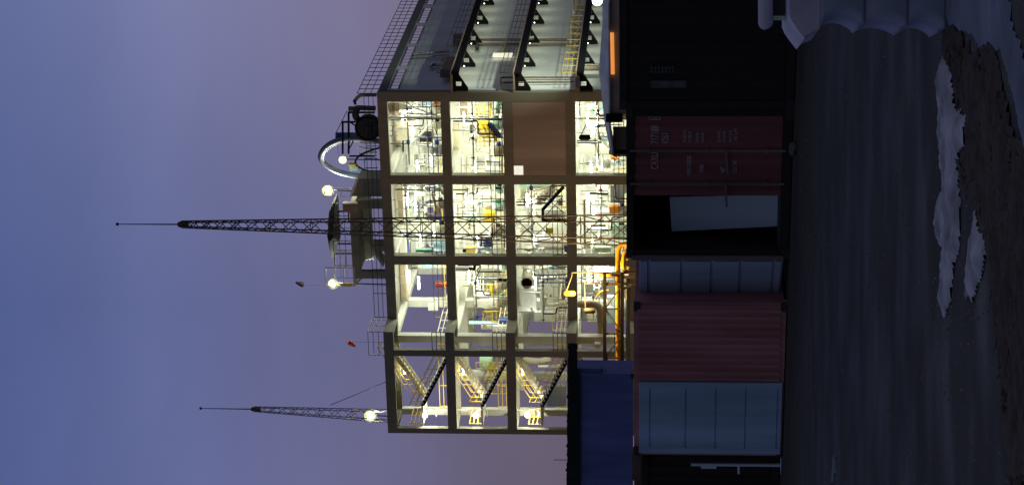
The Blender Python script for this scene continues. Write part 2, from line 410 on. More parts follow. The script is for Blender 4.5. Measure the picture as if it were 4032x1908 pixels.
for k, z in enumerate((1672, 1822, 1972)):
    z_ = F([1673, 1873, 2077][k], 1633, -2.2)
    t = Thing('stair_lamp', 'glaring round lamp on a curved bracket in the stair tower, ' + ['topmost', 'middle', 'lowest'][k] + ' of three', 'lamp', z_, PL, 'stair tower lamps')
    t.part('bracket', MB().tube(bend([z_ + Vector((-.5, .9, -.9)), z_ + Vector((.3, .5, -1.0)), z_ + Vector((.55, .2, -.2)), z_ + Vector((.1, .12, .1))], .5), .05), 'white')
    t.part('lens', MB().sphere(z_, .24), 'lampwhite')
    t.light(z_ + Vector((0, .6, -.3)), 420, (1, 1, .8), .25)
# floodlight low down on the grey side wall, at the picture edge
p = S(2352, 4, -9.0)
t = Thing('floodlight', 'white floodlight on a tall post before the low end of the grey side wall', 'floodlight', (p.x, p.y, 0), PL, 'floodlights on the plant')
t.part('post', MB().cone((p.x, p.y + .3, 0), (p.x, p.y + .3, p.z), .1, .07), 'dark'); t.part('lens', MB().sphere(p, .4), 'lampwhite')
t.light(p + Vector((-.5, .4, 0)), 7500, (.88, 1, .76), .4, 'SPOT', Vector((-9, 18, 11)).to_track_quat('-Z', 'Y').to_euler(), spot=R(72))

for k in range(3):
    c = Vector((X(25.5), 1.0, ZF[k][1] - .35))
    t = Thing('fluorescent_lamp', 'fluorescent lamp under the ceiling of the stair tower, %s storey' % ['top', 'second', 'third'][k], 'lamp', c, PL, 'fluorescent lamps in the stair tower')
    t.part('housing', MB().box(c + Vector((-.62, -.09, .06)), c + Vector((.62, .09, .13))), 'white'); t.part('tube', MB().cone(c + Vector((-.6, 0, 0)), c + Vector((.6, 0, 0)), .06, .06, 8), 'tube'); t.part('hanger', MB().bar(c + Vector((0, 0, .13)), c + Vector((0, 0, .36)), .04), 'steel')
    t.light(c + Vector((0, -.3, -.3)), 260, (.97, 1, .78), .3)
STN = ['top storey', 'second storey down', 'third storey down', 'lowest storey in view']
BAYN = ['bay by the grey side wall', 'bay behind the lattice mast', 'bay beside the stairs']
for k in range(4):
    zc = ZF[k][1]
    for i in range(3):
        sc_ = [4.0, 11.3, 18.4][i]
        for j, d in enumerate((2.6, 6.3, 11.5, 19.5)):
            if k == 2 and i == 0 and j < 1: continue
            s_off = sc_ + (1.2 if j % 2 else -.9); z = zc - (.9 + .35 * (j % 2))
            c = Vector((X(s_off), d, z))
            t = Thing('fluorescent_lamp', '%s fluorescent lamp, %s, %s' % (['frontmost', 'second', 'third', 'rearmost'][j], STN[k], BAYN[i]), 'lamp', c, PL, 'fluorescent lamps in the plant')
            t.part('housing', MB().box(c + Vector((-.62, -.09, .06)), c + Vector((.62, .09, .13))), 'white')
            t.part('tube', MB().cone(c + Vector((-.6, 0, 0)), c + Vector((.6, 0, 0)), .075, .075, 8), 'tube')
            t.part('hanger', MB().bar(c + Vector((0, 0, .13)), (c.x, c.y, zc + .5), .04), 'steel')
            t.light(c + Vector((0, 0, -.35)), [540, 480, 620, 700][j], (.93, 1, .84), .35)
# ================================================================== plant equipment, each piece placed inside its bay
BAY = {'A1': (1500, 380, 3.693), 'A2': (1750, 380, 3.693), 'A4': (2230, 380, 3.693), 'B1': (1520, 700, 3.693), 'B2': (1760, 700, 3.693),
       'B3': (2010, 700, 3.693), 'B4': (2230, 700, 3.693), 'C1': (1520, 1010, 2.974), 'C2': (1760, 1010, 2.974), 'C3': (2010, 1010, 2.974),
       'C4': (2230, 1010, 2.974), 'D': (1400, 1300, 2.005), 'R': (1220, 340, 3.208), 'Q': (1250, 680, 2.437), 'C0': (1200, 950, 1.8754)}
def bp(b, x, y, d):
    u, v, k = BAY[b]; return F(u + x / k, v + y / k, d)
def metres(b, w, d=3): return w / BAY[b][2] / FPX * (CORN.y + d)
def pipe(b, pts, w, d, m, label, name='pipe', cat='pipe', rad=.5, group=None):
    ds = d if isinstance(d, (list, tuple)) else [d] * len(pts)
    q = bend([bp(b, x, y, e) for (x, y), e in zip(pts, ds)], rad)
    return solid(name, MB().tube(q, metres(b, w, ds[0]) / 2, 10), m, label, cat, PL, group)
def boxi(b, x0, y0, x1, y1, d, dep, m, label, name, cat):
    p, q = bp(b, x0, y0, d), bp(b, x1, y1, d)
    mb = MB().box((p.x, d, p.z), (q.x, d + dep, q.z)); 
    return solid(name, mb, m, label, cat, PL)
def cyl(b, x0, y0, x1, y1, d, m, label, name='tank', cat='tank', axis='z', taper=1.):
    p, q = bp(b, x0, y0, d), bp(b, x1, y1, d); mb = MB()
    if axis == 'z':
        cx, r = (p.x + q.x) / 2, abs(p.x - q.x) / 2; z0, z1 = max(p.z, q.z), min(p.z, q.z)
        mb.tube([(cx, d + r, z0 + .02), (cx, d + r, z0), (cx, d + r, (z0 + z1) / 2 + .06), (cx, d + r, (z0 + z1) / 2), (cx, d + r, (z0 + z1) / 2 - .06), (cx, d + r, z1), (cx, d + r, z1 - .02)],
                [r * .8, r, r, r * 1.05, r * (1 + taper) / 2, r * taper, r * taper * .8], 20)
    else:
        cz, r = (p.z + q.z) / 2, abs(p.z - q.z) / 2; a, e = p.x, q.x
        mb.tube([(a, d + r, cz), (a + (e - a) * .04, d + r, cz), (a + (e - a) * .5, d + r, cz), (a + (e - a) * .96, d + r, cz), (e, d + r, cz)], [r * .75, r, r, r, r * .75], 20)
    return solid(name, mb, m, label, cat, PL)
def rack(b, lines, w, d, m, label, name='pipe_rack', cat='pipes', tie=True):          # several pipes fixed together: one thing, each pipe a part
    ps = [[bp(b, x, y, d) for x, y in l] for l in lines]
    base = ps[0][0].copy(); t = Thing(name, label, cat, base, PL)
    for p in ps: t.part('pipe', MB().tube(bend(p, .3), metres(b, w, d) / 2, 8), m)
    if tie and len(ps) > 1:
        a = [p[0].lerp(p[-1], .4) for p in ps]; t.part('clamp_bar', MB().bar(a[0], a[-1], .07), 'dark')
    return t
def guard(b, pts, d, label, h=1.1, m='yellow', name='guard_rail'):
    q = [bp(b, x, y, d) for x, y in pts]
    return solid(name, rail(q, h, .035, step=1.1), m, label, 'railing', PL)

# --- top storey, bay by the grey side wall
t = Thing('hopper', 'tan drum hopper with a long cream cone in the top corner bay', 'hopper', bp('A1', 105, 185, 3), PL)
p0, p1, p2, p3 = (bp('A1', x, 182, 3) for x in (100, 190, 275, 470))
rr = metres('A1', 92)
t.part('drum', MB().tube([p0, p1, p2], [rr, rr, rr], 22), 'tan'); t.part('drum_band', MB().tube([p1 + Vector((0, 0, .12)), p1 - Vector((0, 0, .12))], rr * 1.04, 22), 'brownpipe'); t.part('cone', MB().cone(p2, p3, rr * .97, .12, 20), 'cream')
t.part('ceiling_bracket', MB().bar(p0, p0 + Vector((0, 0, .4)), .3), 'dark')
pipe('A1', [(455, 165), (640, 230), (690, 260), (870, 300)], 42, 3, 'white', 'white chute running on from the cream hopper cone in the top corner bay', 'chute', 'chute')
pipe('A1', [(512, 60), (512, 720)], 52, 5.5, 'white', 'thick white level duct across the middle of the top corner bay', 'duct', 'duct')
pipe('A1', [(110, 308), (880, 308)], 36, 1.6, 'white', 'white upright pipe of full storey height in the top corner bay', 'pipe')
pipe('A1', [(120, 342), (470, 338), (520, 330), (880, 330)], 12, 1.5, 'dark', 'thin dark upright pipe beside the full height white pipe, top corner bay')
boxi('A1', 215, 365, 480, 640, 6.5, .3, 'cream', 'cream wall panel behind the pipes of the top corner bay', 'wall_panel', 'panel')
boxi('A1', 555, 535, 735, 705, 6.8, .6, 'black', 'black square cabinet on the floor of the top corner bay', 'cabinet', 'cabinet')
pipe('A1', [(140, 685), (335, 685)], 22, 2.5, 'brownpipe', 'brown drop pipe ending in a tee near the top corner bay column')
pipe('A1', [(322, 640), (322, 800)], 26, 2.45, 'dark', 'dark tee piece under the brown drop pipe, top corner bay', 'valve', 'valve')
pipe('A1', [(425, 700), (585, 550), (720, 390)], 34, 4, 'white', 'slanting white pipe above the black cabinet, top corner bay')
pipe('A1', [(535, 1105), (535, 905), (690, 905), (690, 985)], 28, 4.5, 'white', 'white square pipe loop beside the column of the top corner bay')
rack('A1', [[(130, 420), (240, 420)], [(130, 505), (240, 505)], [(130, 575), (240, 575)]], 16, 4, 'brownpipe', 'three short brown pipe stubs under the ceiling of the top corner bay')
boxi('A1', 820, 330, 985, 470, 5, .6, 'paleblue', 'pale blue box on the floor of the top corner bay', 'cabinet', 'cabinet') if 0 else None
cyl('A1', 640, 90, 870, 150, 5.2, 'paleblue', 'pale blue tank by the floor in the top corner bay')
cyl('A1', 770, 75, 850, 130, 2.2, 'orange', 'small orange drum at the floor edge of the top corner bay', 'drum', 'drum')
rack('A1', [[(600, 160), (860, 160)], [(600, 235), (870, 235)], [(580, 590), (880, 590)], [(770, 550), (880, 550)]], 11, 3.2, 'blue', 'four thin blue upright pipes, top corner bay')
rack('A1', [[(320, 890), (320, 1100)], [(300, 1000), (500, 1000)], [(310, 1080), (480, 1080)], [(375, 880), (375, 1100)]], 10, 4.4, 'steel', 'thin grey pipe frame near the second column, top corner bay', tie=False)
rack('A1', [[(610, 1060), (640, 1000), (660, 1100)], [(730, 940), (880, 940)], [(730, 1040), (880, 1020)], [(800, 900), (850, 1080)]], 14, 5, 'cream', 'tangle of cream pipes behind the rails, top corner bay', tie=False)

# --- second storey, bay by the side wall
pipe('A2', [(90, 322), (830, 322)], 24, 1.4, 'steel', 'bright steel upright pipe of full height, second storey corner bay')
pipe('A2', [(838, 80), (838, 1120)], 24, .62, 'steel', 'grey steel conduit along the floor edge of the second storey corner bay', 'conduit', 'pipe')
boxi('A2', 220, 80, 330, 270, 6, .5, 'tan', 'tan upright wall panel, second storey corner bay', 'wall_panel', 'panel')
boxi('A2', 120, 420, 225, 740, 6.9, .5, 'cream', 'cream ceiling duct box beside the column, second storey corner bay', 'duct', 'duct')
def stairs(b, a, c, d0, label, m='yellow', n=8):
    p, q = bp(b, *a, d0), bp(b, *c, d0); t = Thing('steel_stairs', label, 'stairs', (p + q) / 2, PL)
    st = MB()
    for y in (0, .9): st.bar(p + Vector((0, y, 0)), q + Vector((0, y, 0)), .09, .26)
    t.part('stringer', st, m)
    tr = MB()
    for k in range(n):
        c_ = p.lerp(q, (k + .5) / n); tr.box(c_ + Vector((-.14, 0.05, -.03)), c_ + Vector((.14, .85, .03)))
    t.part('tread', tr, 'dark')
    hr = MB()
    for y in (0, .9):
        for h in (.5, 1.0): hr.bar(p + Vector((0, y, h)), q + Vector((0, y, h)), .07)
        for k in range(5):
            c_ = p.lerp(q, k / 4); hr.bar(c_ + Vector((0, y, 0)), c_ + Vector((0, y, 1)), .07)
    t.part('handrail', hr, m)
    return t
stairs('A2', (640, 410), (760, 650), 2.4, 'yellow steel stairs in the second storey corner bay')
t = Thing('work_platform', 'yellow railed work platform above the stairs, second storey corner bay', 'platform', bp('A2', 645, 200, 4), PL)
a, b_ = bp('A2', 645, 140, 4), bp('A2', 645, 320, 4)
t.part('deck', MB().box(a + Vector((0, 0, -.1)), b_ + Vector((0, 1, 0))), 'yellow'); t.part('railing', rail([a, b_], 1.25, .05, step=.6), 'yellow')
boxi('A2', 500, 380, 640, 470, 3.6, .8, 'yellow', 'yellow machine guard at the head of the steel stairs, second storey', 'machine_guard', 'machine')
t = Thing('cage', 'yellow cage guard of pale bars below the steel stairs, second storey', 'cage', bp('A2', 640, 640, 5), PL)
a, b_ = bp('A2', 640, 500, 5), bp('A2', 640, 720, 5); t.part('railing', rail([a, b_], 1.1, .045, step=.5), 'yellow'); t.part('deck', MB().box(a + Vector((0, 0, -.12)), b_ + Vector((0, .8, 0))), 'cream')
p, q = bp('A2', 655, 395, 1.5), bp('A2', 815, 590, 1.5)
t = Thing('conveyor', 'dark navy sloping conveyor beside the yellow stairs', 'conveyor', (p + q) / 2, PL)
t.part('frame', MB().bar(p, q, .3, .35), 'blue'); m = MB()
for k in range(6):
    c_ = p.lerp(q, (k + .5) / 6); m.bar(c_ + Vector((0, -.25, .2)), c_ + Vector((0, .45, .2)), .1)
t.part('rollers', m, 'black')
cyl('A2', 368, 410, 415, 540, 3, 'black', 'black motor drum hanging in the second storey corner bay', 'motor', 'motor', 'x')
pipe('A2', [(225, 385), (370, 405)], 20, 3.1, 'cream', 'short cream pipe to the black motor, second storey')
pipe('A2', [(205, 270), (205, 480), (360, 480)], 14, 3.2, 'tan', 'tan bent pipe above the black motor, second storey')
boxi('A2', 745, 150, 810, 250, 2.5, .6, 'palegreen', 'pale green pump on the floor edge, second storey corner bay', 'pump', 'pump')
cyl('A2', 605, 920, 665, 1020, 5, 'cream', 'cream vessel with brown foot by the column, second storey', 'vessel', 'vessel')
cyl('A2', 690, 950, 830, 1060, 4.6, 'white', 'white round vessel behind the rail, second storey corner bay', 'vessel', 'vessel')
rack('A2', [[(245, 880), (245, 1110)], [(325, 880), (325, 1110)], [(240, 1000), (640, 1000)], [(440, 1050), (660, 1050)], [(480, 880), (490, 1060)]], 13, 4.6, 'tan', 'tan pipe frame hung behind the column, second storey corner bay', tie=False)
rack('A2', [[(340, 110), (425, 110)], [(430, 80), (430, 250)], [(340, 250), (480, 250)]], 16, 4.4, 'cream', 'cream pipe bends high up in the second storey corner bay', tie=False)
rack('A2', [[(380, 560), (380, 700)], [(430, 540), (430, 700)], [(240, 420), (240, 700)], [(345, 610), (345, 700)]], 18, 6.2, 'white', 'four white level pipes above the cage guard, second storey')
boxi('A2', 590, 1075, 830, 1095, 3, 1.2, 'white', 'white bench top at the second storey floor edge', 'bench', 'bench')

# --- lowest storey, bay by the side wall
pipe('A4', [(190, 80), (200, 270)], 14, 2, 'dark', 'dark level pipe high in the lowest corner bay')
pipe('A4', [(130, 318), (700, 318)], 22, 1.5, 'white', 'white upright pipe, lowest corner bay')
rack('A4', [[(300, 380), (620, 380)], [(300, 425), (620, 425)], [(300, 465), (620, 465)]], 24, 3, 'white', 'three thick white upright pipes, lowest corner bay')
boxi('A4', 300, 75, 405, 250, 5, .5, 'cream', 'cream wall panel with green foot, lowest corner bay', 'wall_panel', 'panel')
boxi('A4', 350, 215, 405, 250, 4.5, .4, 'green', 'green machine foot, lowest corner bay', 'machine', 'machine')
boxi('A4', 410, 80, 430, 250, 4.6, .3, 'white', 'white upright door jamb, lowest corner bay', 'door_jamb', 'post')
cyl('A4', 460, 150, 540, 240, 5.2, 'paleblue', 'pale blue round vessel by the shed gable, lowest corner bay')
boxi('A4', 470, 590, 515, 680, 4, .5, 'green', 'dark green switch box, lowest corner bay', 'switch_box', 'cabinet')
boxi('A4', 300, 590, 385, 640, 4.4, .5, 'white', 'white duct box above the green switch box', 'duct', 'duct')
cyl('A4', 530, 580, 640, 660, 4.2, 'paleblue', 'pale blue round tank beside the green switch box')
rack('A4', [[(190, 900), (190, 1090)], [(255, 900), (255, 1090)], [(360, 880), (360, 1090)], [(395, 880), (395, 1090)]], 20, 4.2, 'white', 'four white level pipes, lowest corner bay')
boxi('A4', 420, 890, 445, 1085, 4.8, .3, 'yellow', 'yellow level beam, lowest corner bay', 'beam', 'beam')
cyl('A4', 540, 930, 640, 1080, 2.6, 'white', 'white crumpled bulk bag, lowest corner bay', 'bulk_bag', 'bag', 'z', .8)
p, q = bp('A4', 635, 930, 2.2), bp('A4', 780, 930, 2.2)
solid('orange_hopper', MB().prism([bp('A4', 635, 885, 3.5), bp('A4', 700, 890, 3.5), bp('A4', 780, 895, 3.5), bp('A4', 700, 940, 3.5)], (0, .8, 0)), 'orange', 'orange sheet hopper beside the white bag, lowest corner bay', 'hopper', PL)
cyl('A4', 720, 930, 790, 1020, 4.2, 'paleblue', 'pale round drum under the orange hopper, lowest corner bay', 'drum', 'drum')

# --- top storey, bay behind the mast
boxi('B1', 155, 95, 255, 570, 6, .6, 'tan', 'tan ceiling duct of the top bay behind the mast', 'duct', 'duct')
pipe('B1', [(430, 90), (430, 340)], 26, 3.5, 'palegreen', 'pale green level pipe, top bay behind the mast')
pipe('B1', [(318, 95), (318, 320), (325, 700)], 16, 3, 'cream', 'cream level pipe, top bay behind the mast')
pipe('B1', [(840, 240), (780, 150), (690, 175), (665, 240), (720, 400), (735, 470)], 40, 2.4, 'tan', 'tan swan neck pipe by the floor, top bay behind the mast', rad=.6)
cyl('B1', 690, 440, 790, 560, 2.2, 'tan', 'tan bell shaped vessel at the foot of the swan neck pipe', 'vessel', 'vessel', 'z', .6)
pipe('B1', [(690, 540), (600, 545), (570, 510), (610, 500)], 20, 2.4, 'tan', 'tan hook pipe beside the bell vessel')
pipe('B1', [(585, 490), (585, 410), (840, 400)], 40, 5, 'white', 'white bent duct behind the swan neck pipe', 'duct', 'duct')
boxi('B1', 445, 215, 640, 265, 5.4, .8, 'white', 'white level duct, top bay behind the mast', 'duct', 'duct')
boxi('B1', 500, 110, 630, 190, 5.8, .6, 'brownpipe', 'dark framed machine window, top bay behind the mast', 'machine', 'machine')
boxi('B1', 310, 860, 345, 1080, 4, .4, 'blue', 'navy level pipe box, top bay behind the mast', 'duct', 'duct')
boxi('B1', 430, 1045, 670, 1080, 2.5, .5, 'green', 'green trough along the bay edge, top bay behind the mast', 'trough', 'trough')
pipe('B1', [(560, 850), (535, 990)], 40, 4.2, 'white', 'slanting white pipe beyond the green trough')
pipe('B1', [(850, 860), (635, 860), (635, 990), (700, 990)], 28, 4.6, 'white', 'white pipe loop beyond the green trough')
cyl('B1', 690, 940, 860, 1080, 3, 'paleblue', 'pale blue tank at the floor, top bay behind the mast')
boxi('B1', 440, 830, 470, 1060, 4.5, .4, 'white', 'white level beam, top bay behind the mast', 'beam', 'beam')
rack('B1', [[(300, 415), (450, 415)], [(400, 495), (550, 495)], [(545, 495), (545, 570)]], 12, 3.6, 'dark', 'thin dark pipe steps, top bay behind the mast', tie=False)
pipe('B1', [(400, 370), (345, 540)], 20, 4, 'palegreen', 'slanting pale green pipe, top bay behind the mast')
cyl('B1', 735, 100, 775, 180, 3.6, 'white', 'small white drum above the swan neck pipe', 'drum', 'drum')
boxi('B1', 720, 200, 820, 350, 5.2, .6, 'white', 'white cabinet behind the swan neck pipe', 'cabinet', 'cabinet')

# --- second storey, bay behind the mast
pipe('B2', [(80, 175), (290, 175)], 26, 2.5, 'brownpipe', 'brown drop pipe with tee, second storey bay behind the mast')
pipe('B2', [(300, 150), (300, 275)], 28, 2.45, 'tan', 'tan tee under the brown drop pipe, second storey')
pipe('B2', [(520, 210), (520, 430)], 9, 2.6, 'dark', 'thin dark level pipe, second storey bay behind the mast')
pipe('B2', [(100, 345), (850, 345)], 16, 3, 'steel', 'thin steel upright pipe, second storey bay behind the mast')
boxi('B2', 400, 215, 640, 250, 4, .8, 'white', 'white lamp tray over the second storey bay behind the mast', 'tray', 'tray')
boxi('B2', 520, 510, 700, 640, 3.6, 1.2, 'yellow', 'yellow machine body, second storey bay behind the mast', 'machine', 'machine')
boxi('B2', 290, 555, 430, 640, 4.2, .6, 'palegreen', 'pale green machine hood above the yellow machine', 'machine', 'machine')
boxi('B2', 345, 425, 440, 490, 5, .5, 'cream', 'cream duct box, second storey bay behind the mast', 'duct', 'duct')
t = Thing('blue_machine', 'dark blue framed machine with barred side, second storey behind the mast', 'machine', bp('B2', 665, 920, 1.6), PL)
a, b_ = bp('B2', 490, 860, 1.6), bp('B2', 660, 985, 1.6)
m = MB()
for xx in (500, 580, 650):
    m.bar(bp('B2', xx, 860, 1.6), bp('B2', xx, 985, 1.6), .13)
for yy in (865, 905, 945, 985): m.bar(bp('B2', 490, yy, 1.6), bp('B2', 660, yy, 1.6), .12)
t.part('cage', m, 'blue'); t.part('body', MB().box(bp('B2', 530, 880, 1.9), bp('B2', 640, 975, 2.6)), 'cream')
t.part('foot', MB().box(bp('B2', 640, 850, 1.6), bp('B2', 665, 1080, 2.4)), 'blue')
pipe('B2', [(120, 1025), (840, 1025)], 22, 1.3, 'white', 'white upright pipe left of the blue machine, second storey')
boxi('B2', 270, 1030, 410, 1090, 3, .8, 'yellow', 'yellow duct box beside the blue machine', 'duct', 'duct')
boxi('B2', 228, 1045, 275, 1085, 2.6, .5, 'black', 'small black box beside the yellow duct box', 'box', 'box')
cyl('B2', 490, 1030, 640, 1075, 2.4, 'paleblue', 'pale blue roll beside the blue machine', 'roll', 'roll')
pipe('B2', [(700, 150), (790, 150)], 44, 2.6, 'dark', 'dark valve body by the floor, second storey behind the mast', 'valve', 'valve')
boxi('B2', 655, 90, 695, 440, 5.6, .5, 'white', 'white level duct low in the second storey behind the mast', 'duct', 'duct')
pipe('B2', [(828, 100), (838, 1010)], 22, .62, 'steel', 'grey steel conduit along the floor edge, second storey behind the mast', 'conduit', 'pipe')
rack('B2', [[(160, 380), (160, 560)], [(230, 100), (230, 560)], [(300, 360), (330, 480)]], 18, 5.4, 'tan', 'tan level pipes under the ceiling, second storey behind the mast')
cyl('B2', 560, 420, 640, 480, 4.6, 'tan', 'tan round valve head above the yellow machine', 'valve', 'valve')
rack('B2', [[(700, 470), (820, 470)], [(670, 610), (830, 600)], [(740, 1055), (860, 1055)]], 12, 2.8, 'dark', 'dark pipe stubs by the floor, second storey behind the mast', tie=False)
pipe('B2', [(415, 850), (440, 1000)], 24, 4, 'cream', 'slanting cream pipe left of the blue machine')

# --- third storey, bay behind the mast
cyl('B3', 195, 310, 460, 405, 2.6, 'tan', 'tan tapered cyclone vessel, third storey behind the mast', 'vessel', 'vessel')
pipe('B3', [(100, 320), (215, 315)], 20, 2.9, 'brownpipe', 'brown pipe into the cyclone vessel, third storey')
boxi('B3', 130, 105, 600, 155, 5.5, .5, 'palegreen', 'pale green level duct, third storey behind the mast', 'duct', 'duct')
p, q = bp('B3', 470, 460, .7), bp('B3', 770, 130, .7)
t = Thing('sloping_brace', 'black sloping strut with foot in the third storey bay behind the mast', 'strut', q, PL)
t.part('strut', MB().bar(p, q, .26), 'black'); t.part('foot', MB().bar(bp('B3', 470, 440, .7), bp('B3', 470, 620, .7), .22), 'black'); t.part('post', MB().bar(bp('B3', 465, 612, .7), bp('B3', 960, 618, .7), .22), 'black')
rack('B3', [[(500, 280), (780, 510)], [(500, 560), (760, 270)], [(490, 262), (760, 262)], [(490, 485), (760, 485)], [(480, 570), (780, 570)]], 13, 1.6, 'dark', 'dark cross braced frame beside the black strut, third storey', 'braced_frame', 'frame', False)
stairs('B3', (480, 330), (640, 170), 3.2, 'small brown stairs beside the cyclone vessel, third storey', 'tan', 6)
boxi('B3', 515, 725, 620, 805, 2.2, .06, 'sign', 'bright yellow sign board, third storey behind the mast', 'sign_board', 'sign')
boxi('B3', 780, 990, 830, 1075, 1.4, .4, 'blue', 'blue box with pale foot at the floor edge, third storey', 'box', 'box')
boxi('B3', 690, 330, 760, 405, 3.4, .5, 'brownpipe', 'brown motor box behind the braced frame', 'motor', 'motor')
boxi('B3', 490, 200, 680, 250, 4.8, .6, 'white', 'white tray behind the black strut, third storey', 'tray', 'tray')
boxi('B3', 480, 500, 800, 610, 4.6, .8, 'white', 'white tank front behind the braced frame, third storey', 'tank', 'tank')
boxi('B3', 420, 900, 740, 1000, 4.6, .8, 'white', 'white cabinet row beyond the yellow sign board', 'cabinet', 'cabinet')
pipe('B3', [(90, 1035), (810, 1035)], 18, 1.4, 'tan', 'tan upright pipe near the column, third storey')
cyl('B3', 245, 1040, 290, 1078, 1.8, 'brownpipe', 'brown round valve near the column, third storey', 'valve', 'valve')
rack('B3', [[(200, 270), (460, 270)], [(290, 160), (290, 400)], [(345, 170), (345, 260)], [(280, 460), (450, 460)], [(280, 500), (280, 620)], [(330, 420), (440, 620)]], 14, 4, 'tan', 'tan pipe frame around the cyclone vessel', tie=False)
rack('B3', [[(430, 1010), (430, 1090)], [(585, 1060), (760, 1060)], [(340, 970), (340, 1100)]], 16, 3.2, 'paleblue', 'pale blue pipes beyond the sign board, third storey', tie=False)
boxi('B3', 140, 110, 230, 310, 5.9, .4, 'cream', 'cream panel under the ceiling, third storey behind the mast', 'wall_panel', 'panel')

# --- lowest storey, bay behind the mast
boxi('B4', 640, 115, 845, 365, 2.8, 1.4, 'steel', 'grey steel silo wall, lowest storey behind the mast', 'silo', 'silo')
boxi('B4', 625, 420, 760, 515, 2.6, .6, 'orange', 'orange machine body behind the lattice mast foot', 'machine', 'machine')
pipe('B4', [(345, 225), (420, 225), (470, 235), (610, 235)], 34, 2.2, 'dark', 'dark level motor shaft, lowest storey behind the mast', 'shaft', 'motor')
pipe('B4', [(262, 315), (268, 980)], 32, 1.6, 'tan', 'tan level pipe of full bay width, lowest storey behind the mast')
boxi('B4', 215, 260, 430, 285, 3, .8, 'white', 'white tray, lowest storey behind the mast', 'tray', 'tray')
boxi('B4', 450, 95, 600, 170, 4, .6, 'white', 'bright white cabinet at the bay corner, lowest storey behind the mast', 'cabinet', 'cabinet')
boxi('B4', 290, 430, 560, 520, 4.6, .6, 'white', 'white vessel front above the tan pipe, lowest storey', 'tank', 'tank')
boxi('B4', 430, 500, 690, 530, 3, .8, 'white', 'white table top, lowest storey behind the mast', 'bench', 'bench')
pipe('B4', [(355, 695), (570, 695)], 34, 2.2, 'brownpipe', 'brown shaft behind the mast lattice, lowest storey', 'shaft', 'motor')
boxi('B4', 290, 740, 600, 760, 3, .6, 'steel', 'steel shelf behind the mast lattice, lowest storey', 'shelf', 'shelf')
boxi('B4', 650, 700, 850, 880, 3, 1.2, 'palegreen', 'pale green vessel behind the mast foot, lowest storey', 'vessel', 'vessel')
boxi('B4', 410, 1015, 650, 1080, 2, .6, 'palegreen', 'pale green framed machine at the bay edge, lowest storey', 'machine', 'machine')
boxi('B4', 380, 1000, 395, 1100, 1.8, .4, 'white', 'white post beside the green framed machine', 'post', 'post')
rack('B4', [[(290, 340), (580, 340)], [(290, 415), (600, 415)], [(350, 290), (370, 390)], [(370, 390), (560, 390)], [(290, 790), (580, 790)], [(350, 330), (350, 520)]], 14, 2.6, 'dark', 'dark pipework behind the mast lattice, lowest storey', tie=False)
pipe('B4', [(160, 1035), (250, 1035), (270, 1000), (270, 900)], 30, 1.9, 'steel', 'grey elbow pipe at the column, lowest storey')

# --- top storey, bay beside the stairs
boxi('C1', 160, 97, 240, 520, 7, .5, 'tan', 'tan ceiling duct, top bay beside the stairs', 'duct', 'duct')
pipe('C1', [(585, 328), (720, 324)], 64, 17, 'red', 'bright red tank seen against the sky, top bay beside the stairs', 'tank', 'tank')
boxi('C1', 490, 540, 610, 630, 7.9, .06, 'white', 'white notice board on the lit column, top bay beside the stairs', 'notice_board', 'sign')
cyl('C1', 420, 100, 560, 150, 10, 'paleblue', 'pale blue machine at the rear, top bay beside the stairs', 'machine', 'machine')
pipe('C1', [(240, 95), (262, 500)], 10, 3, 'cream', 'thin cream level pipe, top bay beside the stairs')

# --- second storey, bay beside the stairs
pipe('C2', [(100, 142), (255, 142)], 62, 2, 'steel', 'thick grey drop pipe with dark end, second storey beside the stairs')
pipe('C2', [(258, 142), (290, 142), (320, 150), (325, 100)], 34, 2, 'black', 'dark elbow under the thick grey drop pipe')
pipe('C2', [(330, 182), (690, 182)], 9, 2.6, 'dark', 'thin dark upright pipe, second storey beside the stairs')
pipe('C2', [(585, 275), (700, 275)], 46, 1.0, 'black', 'short black pipe standing at the floor edge, second storey beside the stairs')
boxi('C2', 500, 330, 540, 480, 4, .3, 'yellow', 'yellow slanted frame plate, second storey beside the stairs', 'frame', 'frame')
guard('C2', [(640, 330), (640, 470)], 4, 'yellow guard rail round the frame plate, second storey beside the stairs', 1.3)
guard('C2', [(700, 640), (700, 760)], 5, 'yellow guard rail near the lit column, second storey beside the stairs', 1.4)
guard('C2', [(590, 640), (590, 780)], 7.5, 'yellow guard rail of the annex, second storey beside the stairs', 1.3)
boxi('C2', 320, 455, 490, 470, 4.2, .8, 'white', 'white lamp tray, second storey beside the stairs', 'tray', 'tray')
boxi('C2', 255, 778, 600, 795, 5, .5, 'paleblue', 'long pale tube light tray, second storey beside the stairs', 'tray', 'tray')
cyl('C2', 400, 800, 520, 860, 5.5, 'white', 'white basin with yellow cap, second storey beside the stairs', 'basin', 'basin')
boxi('C2', 420, 795, 458, 825, 5.2, .4, 'yellow', 'yellow cap over the white basin', 'cap', 'cap')
boxi('C2', 470, 585, 610, 600, 7.7, .2, 'tan', 'tan cable tray on the concrete column, second storey', 'cable_tray', 'tray')
rack('C2', [[(285, 320), (550, 320)], [(310, 240), (310, 340)], [(350, 240), (350, 340)], [(390, 235), (390, 480)], [(425, 180), (425, 470)]], 14, 4.8, 'white', 'white pipe rig with forks, second storey beside the stairs', tie=False)
boxi('C2', 320, 360, 380, 500, 6.6, .4, 'tan', 'tan square hatch, second storey beside the stairs', 'hatch', 'panel')
rack('C2', [[(250, 640), (250, 880)], [(310, 640), (310, 880)], [(440, 640), (410, 760)], [(470, 640), (440, 760)], [(510, 640), (500, 720)]], 13, 11, 'cream', 'cream pipes beyond the column, second storey beside the stairs')
boxi('C2', 610, 745, 700, 790, 4, .8, 'blue', 'blue motor at the floor by the lit column', 'motor', 'motor')
